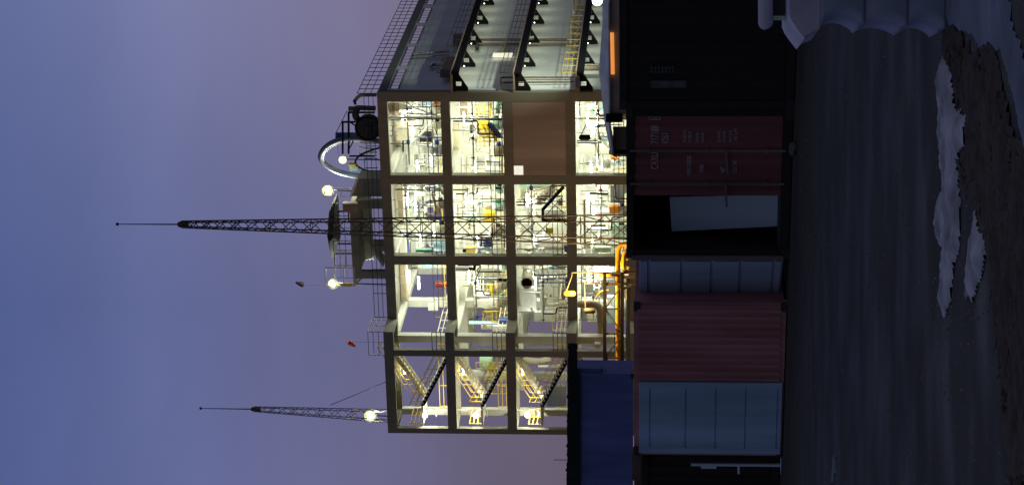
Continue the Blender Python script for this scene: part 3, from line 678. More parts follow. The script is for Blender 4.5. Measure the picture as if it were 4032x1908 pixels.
boxi('C2', 530, 810, 690, 870, 6, .8, 'white', 'white pump block at the floor near the stairs', 'pump', 'pump')

# --- third storey, bay beside the stairs
p = [bp('C3', x, y, d) for x, y, d in ((200, 90, 7), (215, 190, 3.6), (190, 310, .6))]
t = Thing('vent_duct', 'big grey round duct with dark open end, third storey beside the stairs', 'duct', p[2], PL)
t.part('duct', MB().tube([p[0], p[1], p[2]], .5, 20), 'cream'); t.part('flange', MB().tube([p[1].lerp(p[2], .1), p[1].lerp(p[2], .2)], .56, 20), 'steel'); t.part('mouth', MB().cone(p[2] + Vector((0, -.02, 0)), p[2], .45, .45, 20), 'black')
rack('C3', [[(285, 212), (640, 212)], [(285, 255), (640, 255)], [(290, 303), (650, 303)]], 14, 2, 'blue', 'three dark blue upright pipes, third storey beside the stairs')
pipe('C3', [(280, 100), (280, 340)], 12, 1.9, 'black', 'black level pipe at the head of the blue pipes')
boxi('C3', 340, 265, 560, 640, 6, .8, 'white', 'tall pale cabinet wall with small hatch, third storey beside the stairs', 'cabinet', 'cabinet')
boxi('C3', 462, 450, 480, 478, 5.9, .09, 'dark', 'small dark hatch on the pale cabinet wall', 'hatch', 'hatch')
pipe('C3', [(410, 470), (385, 500), (420, 560), (480, 565), (640, 550)], 44, 3.4, 'cream', 'cream bent pipe in front of the pale cabinet wall', rad=.6)
cyl('C3', 445, 122, 640, 158, 2.4, 'paleblue', 'pale blue pipe vessel at the third storey beside the stairs', 'vessel', 'vessel')
for q in range(3): pass
boxi('C3', 105, 365, 305, 640, 7, .5, 'steel', 'grey ribbed ceiling casing, third storey beside the stairs', 'casing', 'casing')
m = MB()
for y in (410, 490, 560, 620): m.bar(bp('C3', 105, y, 6.95), bp('C3', 305, y, 6.95), .08)
solid('casing_rib', m, 'cream', 'cream ribs on the grey ceiling casing', 'ribs', PL) if 0 else None
pipe('C3', [(640, 660), (285, 655), (265, 640), (240, 600)], 30, 4.4, 'white', 'white pipe with round head, third storey beside the stairs')
boxi('C3', 275, 672, 520, 760, 12, 1, 'white', 'white level tank against the sky, third storey beside the stairs', 'tank', 'tank')
boxi('C3', 600, 380, 640, 500, 2.4, .5, 'tan', 'tan motor near the lit street lamp, third storey', 'motor', 'motor')
boxi('C3', 640, 260, 672, 370, 1.6, .5, 'blue', 'blue pump at the floor edge, third storey beside the stairs', 'pump', 'pump')
guard('C3', [(660, 690), (660, 860)], 9, 'yellow guard rail by the flank, third storey beside the stairs', 1.3)

# --- lowest storey, bay beside the stairs
t = solid('bent_duct', MB().tube(bend([bp('C4', 130, 552, 1.2), bp('C4', 400, 552, 1.2), bp('C4', 402, 900, 1.2)], 1.0, 8), .33, 14), 'tan', 'thick grey brown duct with a round bend, lowest storey beside the stairs', 'duct', PL)
boxi('C4', 250, 185, 420, 310, 5, .8, 'cream', 'cream tank wall, lowest storey beside the stairs', 'tank', 'tank')
boxi('C4', 245, 590, 375, 760, 6, .6, 'cream', 'cream wall panel under the bent duct, lowest storey', 'wall_panel', 'panel')
pipe('C4', [(345, 500), (370, 440), (420, 400), (500, 395)], 30, 3, 'gas', 'yellow bent pipe behind the truss, lowest storey beside the stairs')
pipe('C4', [(178, 110), (178, 720)], 10, 1, 'dark', 'thin dark level pipe, lowest storey beside the stairs')
rack('C4', [[(140, 250), (240, 250)], [(140, 300), (240, 300)], [(240, 110), (240, 300)]], 18, 3, 'steel', 'grey pipe stubs under the ceiling, lowest storey beside the stairs', tie=False)
boxi('C4', 300, 115, 580, 180, 4, .6, 'white', 'white wall box at the bay corner, lowest storey beside the stairs', 'cabinet', 'cabinet')
boxi('C4', 480, 470, 580, 560, 5, .5, 'white', 'white panel behind the truss, lowest storey beside the stairs', 'wall_panel', 'panel')
boxi('C4', 475, 600, 600, 780, 4, .5, 'paleblue', 'pale blue door behind the truss, lowest storey beside the stairs', 'door', 'door')
boxi('C4', 330, 1020, 400, 1070, -1.5, .5, 'cream', 'cream motor block on the balcony floor by the bent duct', 'motor', 'motor')

# --- platforms and vessels seen through the stair tower
t = Thing('vessel', 'pale vessel with yellow ladder seen through the second stair opening', 'vessel', bp('D', 1080, 270, 9), PL)
a = bp('D', 985, 240, 9); b_ = bp('D', 1090, 240, 9)
t.part('shell', MB().tube([a, a.lerp(b_, .5), b_], .85, 18), 'palegreen'); m = MB()
for dx in (-.3, .3): m.bar(a + Vector((dx, -1, .3)), b_ + Vector((dx, -1, -2)), .07)
for k in range(9): 
    c_ = (a + Vector((0, -1, .3))).lerp(b_ + Vector((0, -1, -2)), k / 8); m.bar(c_ + Vector((-.3, 0, 0)), c_ + Vector((.3, 0, 0)), .06)
t.part('ladder', m, 'yellow')
guard('D', [(1195, 280), (1195, 500)], 5, 'yellow guard rail seen through the second stair opening', 1.7)
boxi('D', 905, 325, 1085, 360, 9, .5, 'white', 'white level pipe box seen through the second stair opening', 'duct', 'duct')
pipe('D', [(1440, 285), (1620, 280)], 24, 8, 'white', 'white upright pipe seen through the third stair opening')
pipe('D', [(1330, 235), (1460, 250), (1540, 220)], 60, 9, 'cream', 'big cream bent duct seen through the third stair opening', 'duct', 'duct')
boxi('D', 1505, 440, 1660, 600, 9, .5, 'steel', 'grey louvre panel seen through the third stair opening', 'louvre', 'panel')

# ------------------------------------------------------------------ denser pipework: every bay has two runs of thin pipes fixed to each other
random.seed(42)
BT = {'A1': ('top storey', 'corner bay'), 'A2': ('second storey', 'corner bay'), 'A4': ('lowest storey', 'corner bay'), 'B1': ('top storey', 'bay behind the mast'), 'B2': ('second storey', 'bay behind the mast'),
      'B3': ('third storey', 'bay behind the mast'), 'B4': ('lowest storey', 'bay behind the mast'), 'C2': ('second storey', 'bay beside the stairs'), 'C3': ('third storey', 'bay beside the stairs'), 'C4': ('lowest storey', 'bay beside the stairs')}
for b, (stn, bn) in BT.items():
    k0 = {'1': 1, '2': 2, '3': 3, '4': 4}[b[1]]; zf = ZF[k0][0]; zc = ZF[k0 - 1][1]; i = 'ABC'.index(b[0]); s0, s1 = SCOL[i][1] + .3, (SCOL[i + 1][0] if i < 2 else 21.6) - .2
    for lay, (d0, mm, nm) in enumerate(((2.2, ('steel', 'dark', 'white'), 'dark and steel'), (5.0, ('white', 'tan', 'cream'), 'white and tan'), (11.0, ('steel', 'cream', 'dark'), 'grey and cream'))):
        t = Thing('pipework', 'maze of thin %s pipes, %s of the %s %s' % (nm, ['front', 'middle', 'rear'][lay], stn, bn), 'pipework', (X((s0 + s1) / 2), d0, zf), PL)
        main = random.uniform(zf + 2.2, zf + 3.6)
        t.part('header_pipe', MB().cone((X(s0), d0, main), (X(s1), d0, main), .07, .07, 8), mm[0])
        for q in range(7):
            s = random.uniform(s0, s1); s2 = min(s1, max(s0, s + random.uniform(-1.6, 1.6))); dd = d0 + random.uniform(-.5, .8); za = random.choice((zf, zf + .6, main - 1.3, zf)); r = random.choice((.03, .04, .05, .07))
            pts = [(X(s), d0, main), (X(s), dd, main), (X(s), dd, (main + za) / 2), (X(s2), dd, (main + za) / 2 - .05), (X(s2), dd, za)] if q % 3 else [(X(s), dd, zc), (X(s), dd, main + random.uniform(-.6, .2)), (X(s2), dd, main + random.uniform(-.6, .2)), (X(s2), dd, za)]
            t.part('branch_pipe', MB().tube(bend(pts, .2, 3), r, 7), random.choice(mm))
        vm = random.choice(('dark', 'red', 'blue', 'brownpipe')) if lay == 0 else mm[1]
        for q in range(4):
            v = MB(); s = random.uniform(s0, s1); v.sphere((X(s), d0 - .08, main), random.uniform(.1, .18), 8); v.bar((X(s), d0 - .1, main), (X(s), d0 - .1, main + .35), .04)
            t.part('valve', v, vm)
    if b in ('A1', 'A2', 'B1', 'B2', 'B4', 'C2'):
        for q in range(3):
            s = s0 + (s1 - s0) * (q + .3 + random.uniform(0, .35)) / 3; w = random.uniform(.35, .7); h = random.uniform(.7, 1.5); c = random.choice(('steel', 'paleblue', 'palegreen', 'cream', 'tan'))
            t = Thing('machine', '%s machine with motor, %s in the %s %s' % ({'steel': 'grey', 'paleblue': 'pale blue', 'palegreen': 'pale green', 'cream': 'cream', 'tan': 'tan'}[c], ['right', 'middle', 'left'][q], stn, bn), 'machine', (X(s), 3.4, zf), PL)
            t.part('plinth', MB().box((X(s) - w, 3.0, zf), (X(s) + w, 3.9, zf + .18)), 'dark'); t.part('body', MB().tube([(X(s) - w * .9, 3.4, zf + .18 + h * .5), (X(s) - w * .8, 3.4, zf + .18 + h * .5), (X(s) + w * .6, 3.4, zf + .18 + h * .5), (X(s) + w * .7, 3.4, zf + .18 + h * .5)], [h * .3, h * .45, h * .45, h * .3], 16), c)
            t.part('motor', MB().cone((X(s) + w * .7, 3.4, zf + .18 + h * .5), (X(s) + w * 1.3, 3.4, zf + .18 + h * .5), .2, .2, 12), random.choice(('blue', 'dark', 'green'))); t.part('stand', MB().box((X(s) - w * .7, 3.1, zf + .181), (X(s) + w * .5, 3.7, zf + .18 + h * .3)), 'steel')

# ================================================================== roof equipment
ZR = 25.36
def lattice(name, label, foot, top, wa, wb, rot, nseg, tip, legr, group=None, cat='mast'):
    t = Thing(name, label, cat, foot); foot, top = Vector(foot), Vector(top)
    cs = []
    for k in range(4):
        an = rot + math.pi / 4 + k * math.pi / 2; cs.append(Vector((math.cos(an), math.sin(an), 0)))
    def P(k, q): 
        w = (wa + (wb - wa) * q) / math.sqrt(2); return foot.lerp(top, q) + cs[k % 4] * w
    for k in range(4): t.part('leg', MB().cone(P(k, 0), P(k, 1), legr, legr * .8, 8), 'mastp')
    for k in range(4):
        m = MB(); q = 0; n = 0
        qs = [0]; stp = 1.0
        while qs[-1] < 1: qs.append(qs[-1] + max(.012, (wa + (wb - wa) * qs[-1]) * 1.02 / (top - foot).length))
        qs = [min(1, x / qs[-1]) for x in qs]
        for i in range(len(qs) - 1):
            m.bar(P(k, qs[i]), P(k + 1, qs[i + 1]), legr * .95) if i % 2 == 0 else m.bar(P(k + 1, qs[i]), P(k, qs[i + 1]), legr * .95)
            if i % 4 == 0: m.bar(P(k, qs[i]), P(k + 1, qs[i]), legr * .8)
        t.part('bracing', m, 'mastp')
    t.part('top_cap', MB().tube([top - Vector((0, 0, .5)), top + Vector((0, 0, .05)), top + Vector((0, 0, .3))], [wb * .62, wb * .66, wb * .4], 10), 'mastp')
    m = MB().cone(top, Vector(tip), .055, .03, 6); t.part('antenna', m, 'dark')
    t.part('antenna_tip', MB().sphere(tip, .13, 8), 'dark')
    return t
YM = 148.0
ft, tp, ti = at(2600, 909, YM), at(716, 883, YM), at(462, 882, YM); ft.z = 0
lattice('lattice_mast', 'tall dark lattice mast standing in front of the lit plant', ft, tp, 2.0, .40, R(15), 30, ti, .06)
ft2 = PL.w(F(1440, 1624, 0)); a2 = F(1440, 1624, 0); ft2 = PL.w((a2.x, -.6, ZR)); q = (ft2 - EYE); 
def atw(u, v, p): return at(u, v, p.y)
lattice('roof_mast', 'smaller lattice mast rising from the stair tower roof', ft2, atw(1002, 1609, ft2), .95, .36, R(20), 20, atw(790, 1606, ft2), .038)
g0, g1 = atw(1300, 1593, ft2), PL.w(F(1519, 1502, -1)); 
solid('guy_wire', MB().tube([g0, g0.lerp(g1, .5) - Vector((0, 0, .05)), g1], .03, 6), 'dark', 'thin guy wire from the roof mast down to the roof edge', 'wire')
gm = g0.lerp(g1, .68)
solid('guy_rod', MB().tube([gm, g1], .06, 6), 'white', 'pale rod at the lower end of the guy wire', 'rod') if 0 else None

# machines near the roof corner
def rp(x, y, d): return bp('R', x, y, d)
pipe('R', [(840, 110), (640, 110), (590, 150), (560, 200)], 46, 2, 'tan', 'tan bent duct at the roof corner by the side wall', 'duct', 'duct')
pipe('R', [(560, 170), (575, 230)], 34, 1.6, 'dark', 'dark joint between the tan ducts on the roof corner', 'duct_joint', 'joint')
pipe('R', [(490, 285), (575, 285), (600, 270), (830, 280)], 70, 3, 'brownpipe', 'brown pipe drum behind the roof corner rail', 'drum', 'drum')
t = Thing('roof_fan', 'round black fan housing on the roof beside the big pipe arch', 'fan', rp(835, 540, 2), PL)
c = rp(730, 530, 2); 
t.part('casing', MB().tube([c + Vector((0, .9, 0)), c + Vector((0, 0, 0))], [1.02, 1.02], 26), 'dark'); t.part('rim', MB().tube([c + Vector((1.02 * math.cos(k * .24), -.05, 1.02 * math.sin(k * .24))) for k in range(26)], .09, 8, True), 'black')
m = MB(); m.cone(c + Vector((0, -.2, 0)), c, .3, .3, 14); t.part('hub', m, 'dark'); t.part('outlet', MB().tube(bend([c + Vector((.4, .4, .7)), c + Vector((1.0, .4, 1.1)), c + Vector((1.6, .4, .9))], .4), .3, 12), 'dark')
t.part('base', MB().box((c.x - .8, 2, ZR + .01), (c.x + .8, 3, c.z - .8)), 'concrete')
t = Thing('steel_stand', 'black steel frame standing over the roof fan', 'frame', rp(830, 450, 4), PL)
m = MB()
for y in (330, 450): m.bar(rp(485 if y == 330 else 405, y, 4), rp(820, y, 4), .14)
for x in (490, 415): m.bar(rp(x, 330 if x == 490 else 450, 4), rp(x, 850, 4), .16)
m.bar(rp(470, 310, 4), rp(330, 590, 4), .06); m.bar(rp(500, 880, 4), rp(820, 880, 4), .12); m.bar(rp(490, 440, 4.1), rp(820, 660, 4.1), .1); m.bar(rp(600, 600, 4.1), rp(480, 820, 4.1), .1)
t.part('frame', m, 'black')
t = Thing('blue_cabin_frame', 'blue open frame between the roof fan and the pipe arch', 'frame', rp(830, 620, 4.6), PL)
m = MB()
for x in (335, 500): m.bar(rp(x, 590, 4.6), rp(x, 660, 4.6), .16)
for y in (590, 660): m.bar(rp(335, y, 4.6), rp(840, y, 4.6), .1)
m.box(rp(340, 595, 4.7), rp(600, 650, 4.75)); t.part('frame', m, 'blue'); t.part('mesh_panel', MB().box(rp(345, 660, 4.5), rp(365, 900, 4.55)), 'blue')
# the big pipe arch: half a loop of pipe set across the roof
def loop(b, pts, r, m_, t, nm, d0, dd):
    q = [bp(b, x, y, d0 + dd * y) for x, y in pts]
    # smooth through the points
    o = []
    n = len(q)
    for i in range(n - 1):
        p0, p1, p2, p3 = q[max(0, i - 1)], q[i], q[i + 1], q[min(n - 1, i + 2)]
        for k in range(5):
            s = k / 5; o.append(.5 * ((2 * p1) + (p2 - p0) * s + (2 * p0 - 5 * p1 + 4 * p2 - p3) * s * s + (3 * p1 - p0 - 3 * p2 + p3) * s ** 3))
    t.part(nm, MB().tube(o + [q[-1]], r, 10), m_)
t = Thing('pipe_arch', 'big round arch of dark pipe with a pale inner rim rising from the roof', 'pipe arch', rp(860, 900, 3), PL)
loop('R', [(900, 700), (760, 672), (600, 655), (440, 665), (300, 705), (190, 780), (138, 870), (160, 950), (240, 1020), (380, 1085), (560, 1128), (740, 1145), (900, 1140)], .25, 'ring', t, 'outer_pipe', 1.5, .004)
loop('R', [(640, 690), (520, 692), (400, 712), (290, 755), (205, 820), (168, 885), (180, 955), (250, 1035), (380, 1098), (560, 1146), (740, 1160), (890, 1160)], .065, 'white', t, 'inner_rim', 1.4, .004)
loop('R', [(900, 770), (800, 800), (690, 840), (610, 890), (575, 950), (600, 1005), (680, 1050), (800, 1080), (890, 1085)], .085, 'black', t, 'inner_arch', 1.6, .004)
rack('R', [[(850, 720), (690, 720), (620, 700)], [(850, 790), (700, 780), (610, 760)], [(850, 830), (700, 838)], [(850, 880), (690, 876), (610, 840)]], 22, 5.2, 'white', 'white pipes lit under the pipe arch on the roof', tie=False)
rack('R', [[(860, 910), (690, 910)], [(860, 1030), (700, 1030)], [(690, 900), (690, 1040)]], 14, 5, 'blue', 'thin blue pipes under the pipe arch on the roof', tie=False)
boxi('R', 490, 988, 580, 1015, 5, .5, 'yellow', 'small yellow box inside the roof pipe arch', 'box', 'box')
boxi('R', 500, 1020, 610, 1070, 5.2, .5, 'paleblue', 'pale blue box under the yellow one inside the roof pipe arch', 'box', 'box')

# roof house: bare concrete frame with a sloping stair roof
def qp(x, y, d): return bp('Q', x, y, d)
t = Thing('roof_house', 'bare concrete roof house frame with a sloping stair roof', 'roof house', (qp(600, 560, 3).x, 4, ZR), PL)
xa, xb = qp(370, 300, 3).x, qp(370, 1015, 3).x
zt, zb_ = qp(330, 800, 3).z, qp(410, 800, 3).z
t.part('front_beam', MB().box((xa, 3, zt), (xb, 3.4, zb_)), 'concrete')
t.part('roof', MB().box((xa, 3.41, zb_ - .0 + .3), (xb, 8, zt - .01)), 'concrete')
for (x0, x1, d) in ((265, 345, 3.0), (945, 1015, 3.0), (655, 755, 7.6)):
    t.part('column', MB().box((qp(500, x0, d).x, d + .004, ZR), (qp(500, x1, d).x, d + .5, zb_ - .003)), 'concrete')
t.part('back_beam', MB().box((xa, 7.5, zb_ - .5), (xb, 7.9, zb_ + .28)), 'inside')
xm = (xa + xb) / 2
t.part('stair_slope', MB().prism([(xm + .3, 4.5, zb_), (xm - 2.6, 4.5, ZR + .8), (xm - 3.0, 4.5, ZR + .8), (xm - .2, 4.5, zb_)], (0, 1.6, 0)), 'inside')
pa, pb, pc = qp(320, 225, 3.2), qp(385, 55, 3.2), qp(490, 60, 3.2)
t.part('sloping_roof', MB().prism([pa, pb, (pb.x, 3.2, ZR), (pa.x, 3.2, ZR)], (0, 2.2, 0)), 'concrete')
t.part('edge_trim', MB().bar(pa + Vector((0, -.1, .05)), pb + Vector((0, -.1, .05)), .12), 'white')
t.part('cap_block', MB().box(qp(240, 295, 2.9), qp(410, 355, 3.5)), 'tan')
t.part('railing', rail([(xa, 3.2, zt), (xb, 3.2, zt)], 1.6, .02, step=1.1), 'dark'); t.part('railing', rail([qp(300, 225, 3.2), qp(320, 150, 3.2)], 2.2, .03), 'white')
t = Thing('roof_balcony', 'small yellow railed balcony at the end of the roof house', 'balcony', qp(345, 1060, 3), PL)
a, b_ = qp(345, 910, 3), qp(345, 1085, 3)
t.part('deck', MB().box(a + Vector((0, 0, -.12)), b_ + Vector((0, 1.2, 0))), 'cream'); t.part('railing', rail([a, b_], 2.5, .035, step=1.6), 'cream'); t.part('kick_panel', MB().box(qp(220, 1058, 2.95), qp(340, 1085, 3)), 'yellow'); t.part('strut', MB().bar(b_, b_ + Vector((.8, .6, -1)), .14), 'cream')
t.part('railing', rail([qp(320, 745, 3.1), qp(320, 910, 3.1)], 1.4, .035), 'cream')
t = Thing('canopy', 'ragged black canopy stretched on posts above the roof house', 'canopy', qp(320, 600, 3.5), PL)
poly = [(160, 262), (125, 330), (88, 405), (82, 470), (80, 550), (72, 650), (85, 740), (100, 820), (115, 893), (138, 845), (150, 830), (162, 770), (188, 710), (180, 640), (172, 560), (165, 480), (168, 400), (160, 330)]
m = MB(); n = len(poly); f0 = [qp(x, y, 3.0) for x, y in poly]; cx = qp(125, 590, 3.0)
ctr = len(f0)
rows = []
for j in range(7):
    e = math.sin(math.pi * (j + .5) / 7); rows.append([Vector((p.x * e + cx.x * (1 - e), 3.0 + j * .6, p.z * (.45 + .55 * e) + cx.z * (.55 - .55 * e))) for p in f0])
vv = [p for r__ in rows for p in r__]; ff = []
for j in range(6):
    for k in range(n): ff.append((j * n + k, j * n + (k + 1) % n, (j + 1) * n + (k + 1) % n, (j + 1) * n + k))
ff += [tuple(range(n))[::-1], tuple(range(6 * n, 7 * n))]
m.add(vv, ff); t.part('cloth', m, 'canopy')
for y in (370, 680, 775): t.part('post', MB().bar(qp(150, y, 4.5), qp(335, y, 4.5), .12), 'black')
t.part('crossbar', MB().bar(qp(298, 365, 4.5), qp(298, 480, 4.5), .1), 'black')

# windsocks
def sock(u, v, m_, label, foot_d, ang):
    p = F(u, v, foot_d); t = Thing('windsock', label, 'windsock', (p.x, foot_d, ZR), PL)
    t.part('pole', MB().cone((p.x, foot_d, ZR), (p.x, foot_d, p.z + .25), .016, .010, 6), 'dark')
    d = Vector(ang); t.part('sock', MB().tube([p, p + d * .25, p + d * .55, p + d * .8], [.20, .21, .15, .06], 12), m_)
sock(1372, 1345, 'sock', 'bright red windsock on a thin pole above the roof edge', -1.0, (-.55, 0, -.75))
sock(1196, 1122, 'sockdark', 'dark red windsock high above the roof beside the floodlight', 5, (.35, 0, .9))

# ================================================================== pipes and fittings on the grey side wall
def sp(x, y, s=-.25):
    return S(1200 + x / 1.966, y / 1.966, s)
def spipe(pts, w, m, label, s=-.3, rad=.35, name='pipe', cat='pipe'):
    return solid(name, MB().tube(bend([sp(x, y, s) for x, y in pts], rad), w, 8), m, label, cat, PL)
spipe([(1330, 308), (2100, 308)], .12, 'brownpipe', 'thick brown upright pipe on the grey side wall, farther of the pair')
spipe([(1330, 342), (2100, 342)], .12, 'brownpipe', 'thick brown upright pipe on the grey side wall, nearer of the pair')
spipe([(1335, 290), (1335, 380)], .16, 'dark', 'dark bracket foot over the pair of brown wall pipes', name='pipe_bracket', cat='bracket')
spipe([(1515, 680), (1515, 600), (2085, 600)], .085, 'brownpipe', 'brown bent pipe under the lower walkways, outer of two')
spipe([(1535, 640), (2085, 634)], .085, 'brownpipe', 'brown bent pipe under the lower walkways, inner of two')
spipe([(2105, 700), (2105, 525), (2290, 525)], .26, 'brownpipe', 'thick rust brown elbow pipe low on the side wall', -1.2, .5)
spipe([(2100, 505), (2300, 505)], .13, 'steel', 'shiny steel pipe beside the rust brown elbow', -1.3)
spipe([(840, 420), (1115, 398)], .11, 'steel', 'grey slanting pipe under the glazing band, upper one')
spipe([(850, 445), (1125, 425)], .09, 'steel', 'grey slanting pipe under the glazing band, lower one')
spipe([(1010, 441), (1125, 437)], .06, 'white', 'thin white lit pipe on the upper side wall')
spipe([(970, 520), (990, 500), (1100, 500)], .16, 'steel', 'grey short elbow duct on the upper side wall')
spipe([(2125, 0), (2095, 110), (2070, 190), (2060, 330)], .16, 'cream', 'cream winding pipe along the lowest walkway')
spipe([(2080, 100), (2080, 0)], .12, 'white', 'white level pipe high above the lowest walkway')
m = MB()
for k in range(3): m.bar(sp(2140 - 0, 20 + 28 * k, -1.4), sp(2190, 20 + 28 * k, -1.4), .09)
t = Thing('glow_panel', 'bright rectangular panel with added glow above the second walkway of the side wall', 'lamp', sp(1600, 430), PL)
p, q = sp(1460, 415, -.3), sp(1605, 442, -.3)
t.part('panel', MB().box((.28, p.y, p.z), (.36, q.y, q.z)), mat('glow_panel_face', (.8, .8, .72), .5, emit=(1, .96, .72), es=.75)); t.part('stay', MB().bar(sp(1555, 350, -.2), sp(1500, 440, -.3), .09), 'yellow')  # no lamp: the brightness of a lit plate put in as emission
t = Thing('valve_rack', 'red brown valve rack on the upper walkway of the side wall', 'valves', sp(1200, 310, -.5), PL)
m = MB()
for k in range(5): m.tube([sp(1150, 275 + 18 * k, -.6), sp(1215, 275 + 18 * k, -.6)], .1, 8)
for x in (1150, 1180, 1210): m.bar(sp(x, 265, -.6), sp(x, 365, -.6), .1)
t.part('valves', m, 'brownpipe')
t = Thing('machine_bench', 'dark motor bench on the nearest stretch of the upper walkway', 'machine', sp(1120, 500, -.8), PL)
t.part('body', MB().box(sp(1085, 500, -.5), sp(1140, 540, -1.2)), 'brownpipe'); t.part('motor', MB().tube([sp(1080, 470, -.8), sp(1130, 480, -.8)], .3, 12), 'dark')
m = MB()
for k in range(7): m.tube([sp(2075 + 7 * k % 20, 130 + 45 * k, -.7), sp(2120, 140 + 45 * k, -.9)], .13, 8)
solid('valve_row', m, 'tan', 'row of tan pipe valves along the lowest walkway of the side wall', 'valves', PL)

# ================================================================== pipe bridge, street lamps, shed (between plant and containers)
YT = 146.0
def T(u, v, dy=0.): return at(u, v, YT + dy)
t = Thing('pipe_bridge', 'black steel truss pipe bridge in front of the plant', 'pipe bridge', (T(2450, 1270).x, YT, 0))
for u in (2381, 2450):
    for dy in (0, 1.5): t.part('chord', MB().bar(T(u, 1074, dy), T(u, 1480, dy), .24), 'black')
for dy in (0, 1.5):
    m = MB(); vs1 = [1119, 1215, 1313, 1408]
    for v in vs1: m.bar(T(2381, v, dy), T(2450, v, dy), .14)
    for (ua, va, ub, vb) in ((2450, 1121, 2384, 1213), (2384, 1217, 2450, 1309), (2450, 1317, 2384, 1404), (2384, 1410, 2450, 1470), (2450, 1412, 2384, 1470)): m.bar(T(ua, va, dy), T(ub, vb, dy), .1)
    t.part('bracing', m, 'mastp')
m = MB()
for v in (1119, 1257, 1313, 1408): m.bar(T(2384, v, .1), T(2384, v, 1.4), .12)
t.part('cross_tie', m, 'mastp')
for v in (1090, 1455):
    for dy in (0, 1.5): t.part('leg', MB().bar((T(2460, v, dy).x, YT + dy, 0), T(2445, v, dy), .22), 'mastp')
t.part('kicker', MB().bar(T(2450, 1140, 0), T(2490, 1118, 0), .14), 'mastp')
def yt(pts, w, m_, label, dy, rad=.5, name='pipe'):
    return solid(name, MB().tube(bend([T(u, v, dy) for u, v in pts], rad, 7), w, 12), m_, label, 'pipe')
yt([(2500, 962), (2446, 962), (2433, 985), (2434, 1425)], .17, 'gas', 'long yellow gas pipe running along the truss bridge and bending down', .75)
yt([(2500, 988), (2462, 988), (2455, 1010), (2455, 1068), (2500, 1072)], .14, 'gas', 'inner yellow gas pipe loop beside the street lamp foot', .2, .4)
yt([(2500, 1462), (2440, 1459), (2388, 1453), (2386, 1470), (2440, 1474)], .13, 'gas', 'yellow gas pipe loop at the blue container end of the truss', .4, .35)
yt([(2360, 1080), (2375, 1082), (2460, 1080)], .13, 'gas', 'short yellow standpipe beside the street lamp post', .5)
yt([(2470, 1086), (2470, 1475)], .12, 'steel', 'shiny silver pipe under the truss bridge', .9)
yt([(2478, 1086), (2478, 1475)], .05, 'steel', 'thin silver pipe under the truss bridge', 1.0)
m = MB().tube(bend([T(2472, 1020, .2), T(2450, 1022, .2), T(2446, 1045, .2), T(2478, 1052, .2)], .3), .1, 8)
solid('valve', m, 'gas', 'yellow valve body at the bend of the gas pipe', 'valve')
def street_lamp(pv, utop, lampv, lampu, lit, label, ubase=2620, Y=YT, arm=None, mm='mastp'):
    b = at(ubase, pv, Y); b.z = 0; top = at(utop, pv - 4, Y); h = at(lampu, lampv, Y)
    t = Thing('street_lamp', label, 'street lamp', b, WO, 'street lamps of the plant yard')
    t.part('post', MB().cone(b, top, .11, .04, 10), mm); elb = at(utop, lampv - 4 if not arm else arm, Y)
    t.part('arm', MB().tube(bend([top, elb, h + Vector((0, 0, .3))], .2), .035, 6), mm)
    t.part('lantern', MB().tube([h + Vector((0, 0, .42)), h + Vector((0, 0, .3)), h + Vector((0, 0, -.3)), h + Vector((0, 0, -.42))], [.08, .2, .2, .1], 12), 'sodium' if lit else ('dark' if lampv > 1200 else 'black'))
    return t, h
t, h = street_lamp(1076, 2252, 1155, 2243, True, 'street lamp with a glowing orange lantern in front of the plant', arm=1085)
t.light(h + Vector((.15, -.9, -.5)), 4200, (1, .55, .13), .3)
street_lamp(1119, 2302, 1222, 2450 - 0 if 0 else 2322, False, 'unlit street lamp with a pale lantern in front of the lowest plant storey', arm=1119)
street_lamp(471, 2312, 541, 2302, False, 'unlit black street lamp before the lowest corner bay', arm=478)
street_lamp(1805, 2430, 1800, 2440, False, 'far street lamp hidden behind the blue container') if 0 else None

# shed with a low slate roof beyond the black container
YS = 120.0
def H(u, v, dy=0.): return at(u, v, YS + dy)
t = Thing('shed', 'low shed with slate grey roof and orange lit eaves behind the black container', 'shed', (H(2400, 250).x, YS, 0))
f0 = [H(2396, -160), H(2396, 443), H(2404, 478), H(2412, 600)]
top = [(2372, -160, 3.5), (2372, 90, 3.5), (2358, 280, 4.5), (2366, 345, 4.5), (2379, 478, 3), (2396, 560, 1.5), (2404, 608, .3)]
m = MB()
rim = [H(u, v, dy) for u, v, dy in top]; eav = [H(2396, v, 0) if v < 470 else H(2396 + (v - 470) * .1, v, 0) for u, v, dy in top]
k = len(rim)
low = [p - Vector((0, 0, .1)) for p in eav]; bk = [p + Vector((0, 5, -.3)) for p in rim]
vv = rim + eav + low + bk; ff = []
for i in range(k - 1):
    ff += [(i, i + 1, k + i + 1, k + i), (k + i, k + i + 1, 2 * k + i + 1, 2 * k + i), (i + 1, i, 3 * k + i, 3 * k + i + 1), (2 * k + i + 1, 2 * k + i, 3 * k + i, 3 * k + i + 1)]
m.add(vv, ff); t.part('roof', m, mat('slate_roof', (.50, .52, .60), .8, var=.22, scale=1.2, streak=True))
a, b_ = H(2400, -160), H(2400, 440)
t.part('front_wall', MB().box((b_.x, YS + .3, 0), (a.x, YS + .6, a.z - .02)), 'brown'); t.part('side_wall', MB().box((b_.x, YS + .61, 0), (b_.x + .3, YS + 6, a.z - .05)), 'brown')
p, q = H(2403, 128), H(2409, 292); t.part('eave_glow_strip', MB().tube([(p.x, YS + .18, p.z - .1), (q.x, YS + .18, q.z - .06)], .11, 8), 'strip')  # glowing tube added in place of the lamplit wall band
p, q = H(2396, 10), H(2396, 118); t.part('gutter', MB().tube([p + Vector((0, -.1, 0)), q + Vector((0, -.1, 0))], .07, 8), 'white')
t.part('corner_post', MB().box(H(2385, 447, -.2), H(2452, 482, .2)), 'black')
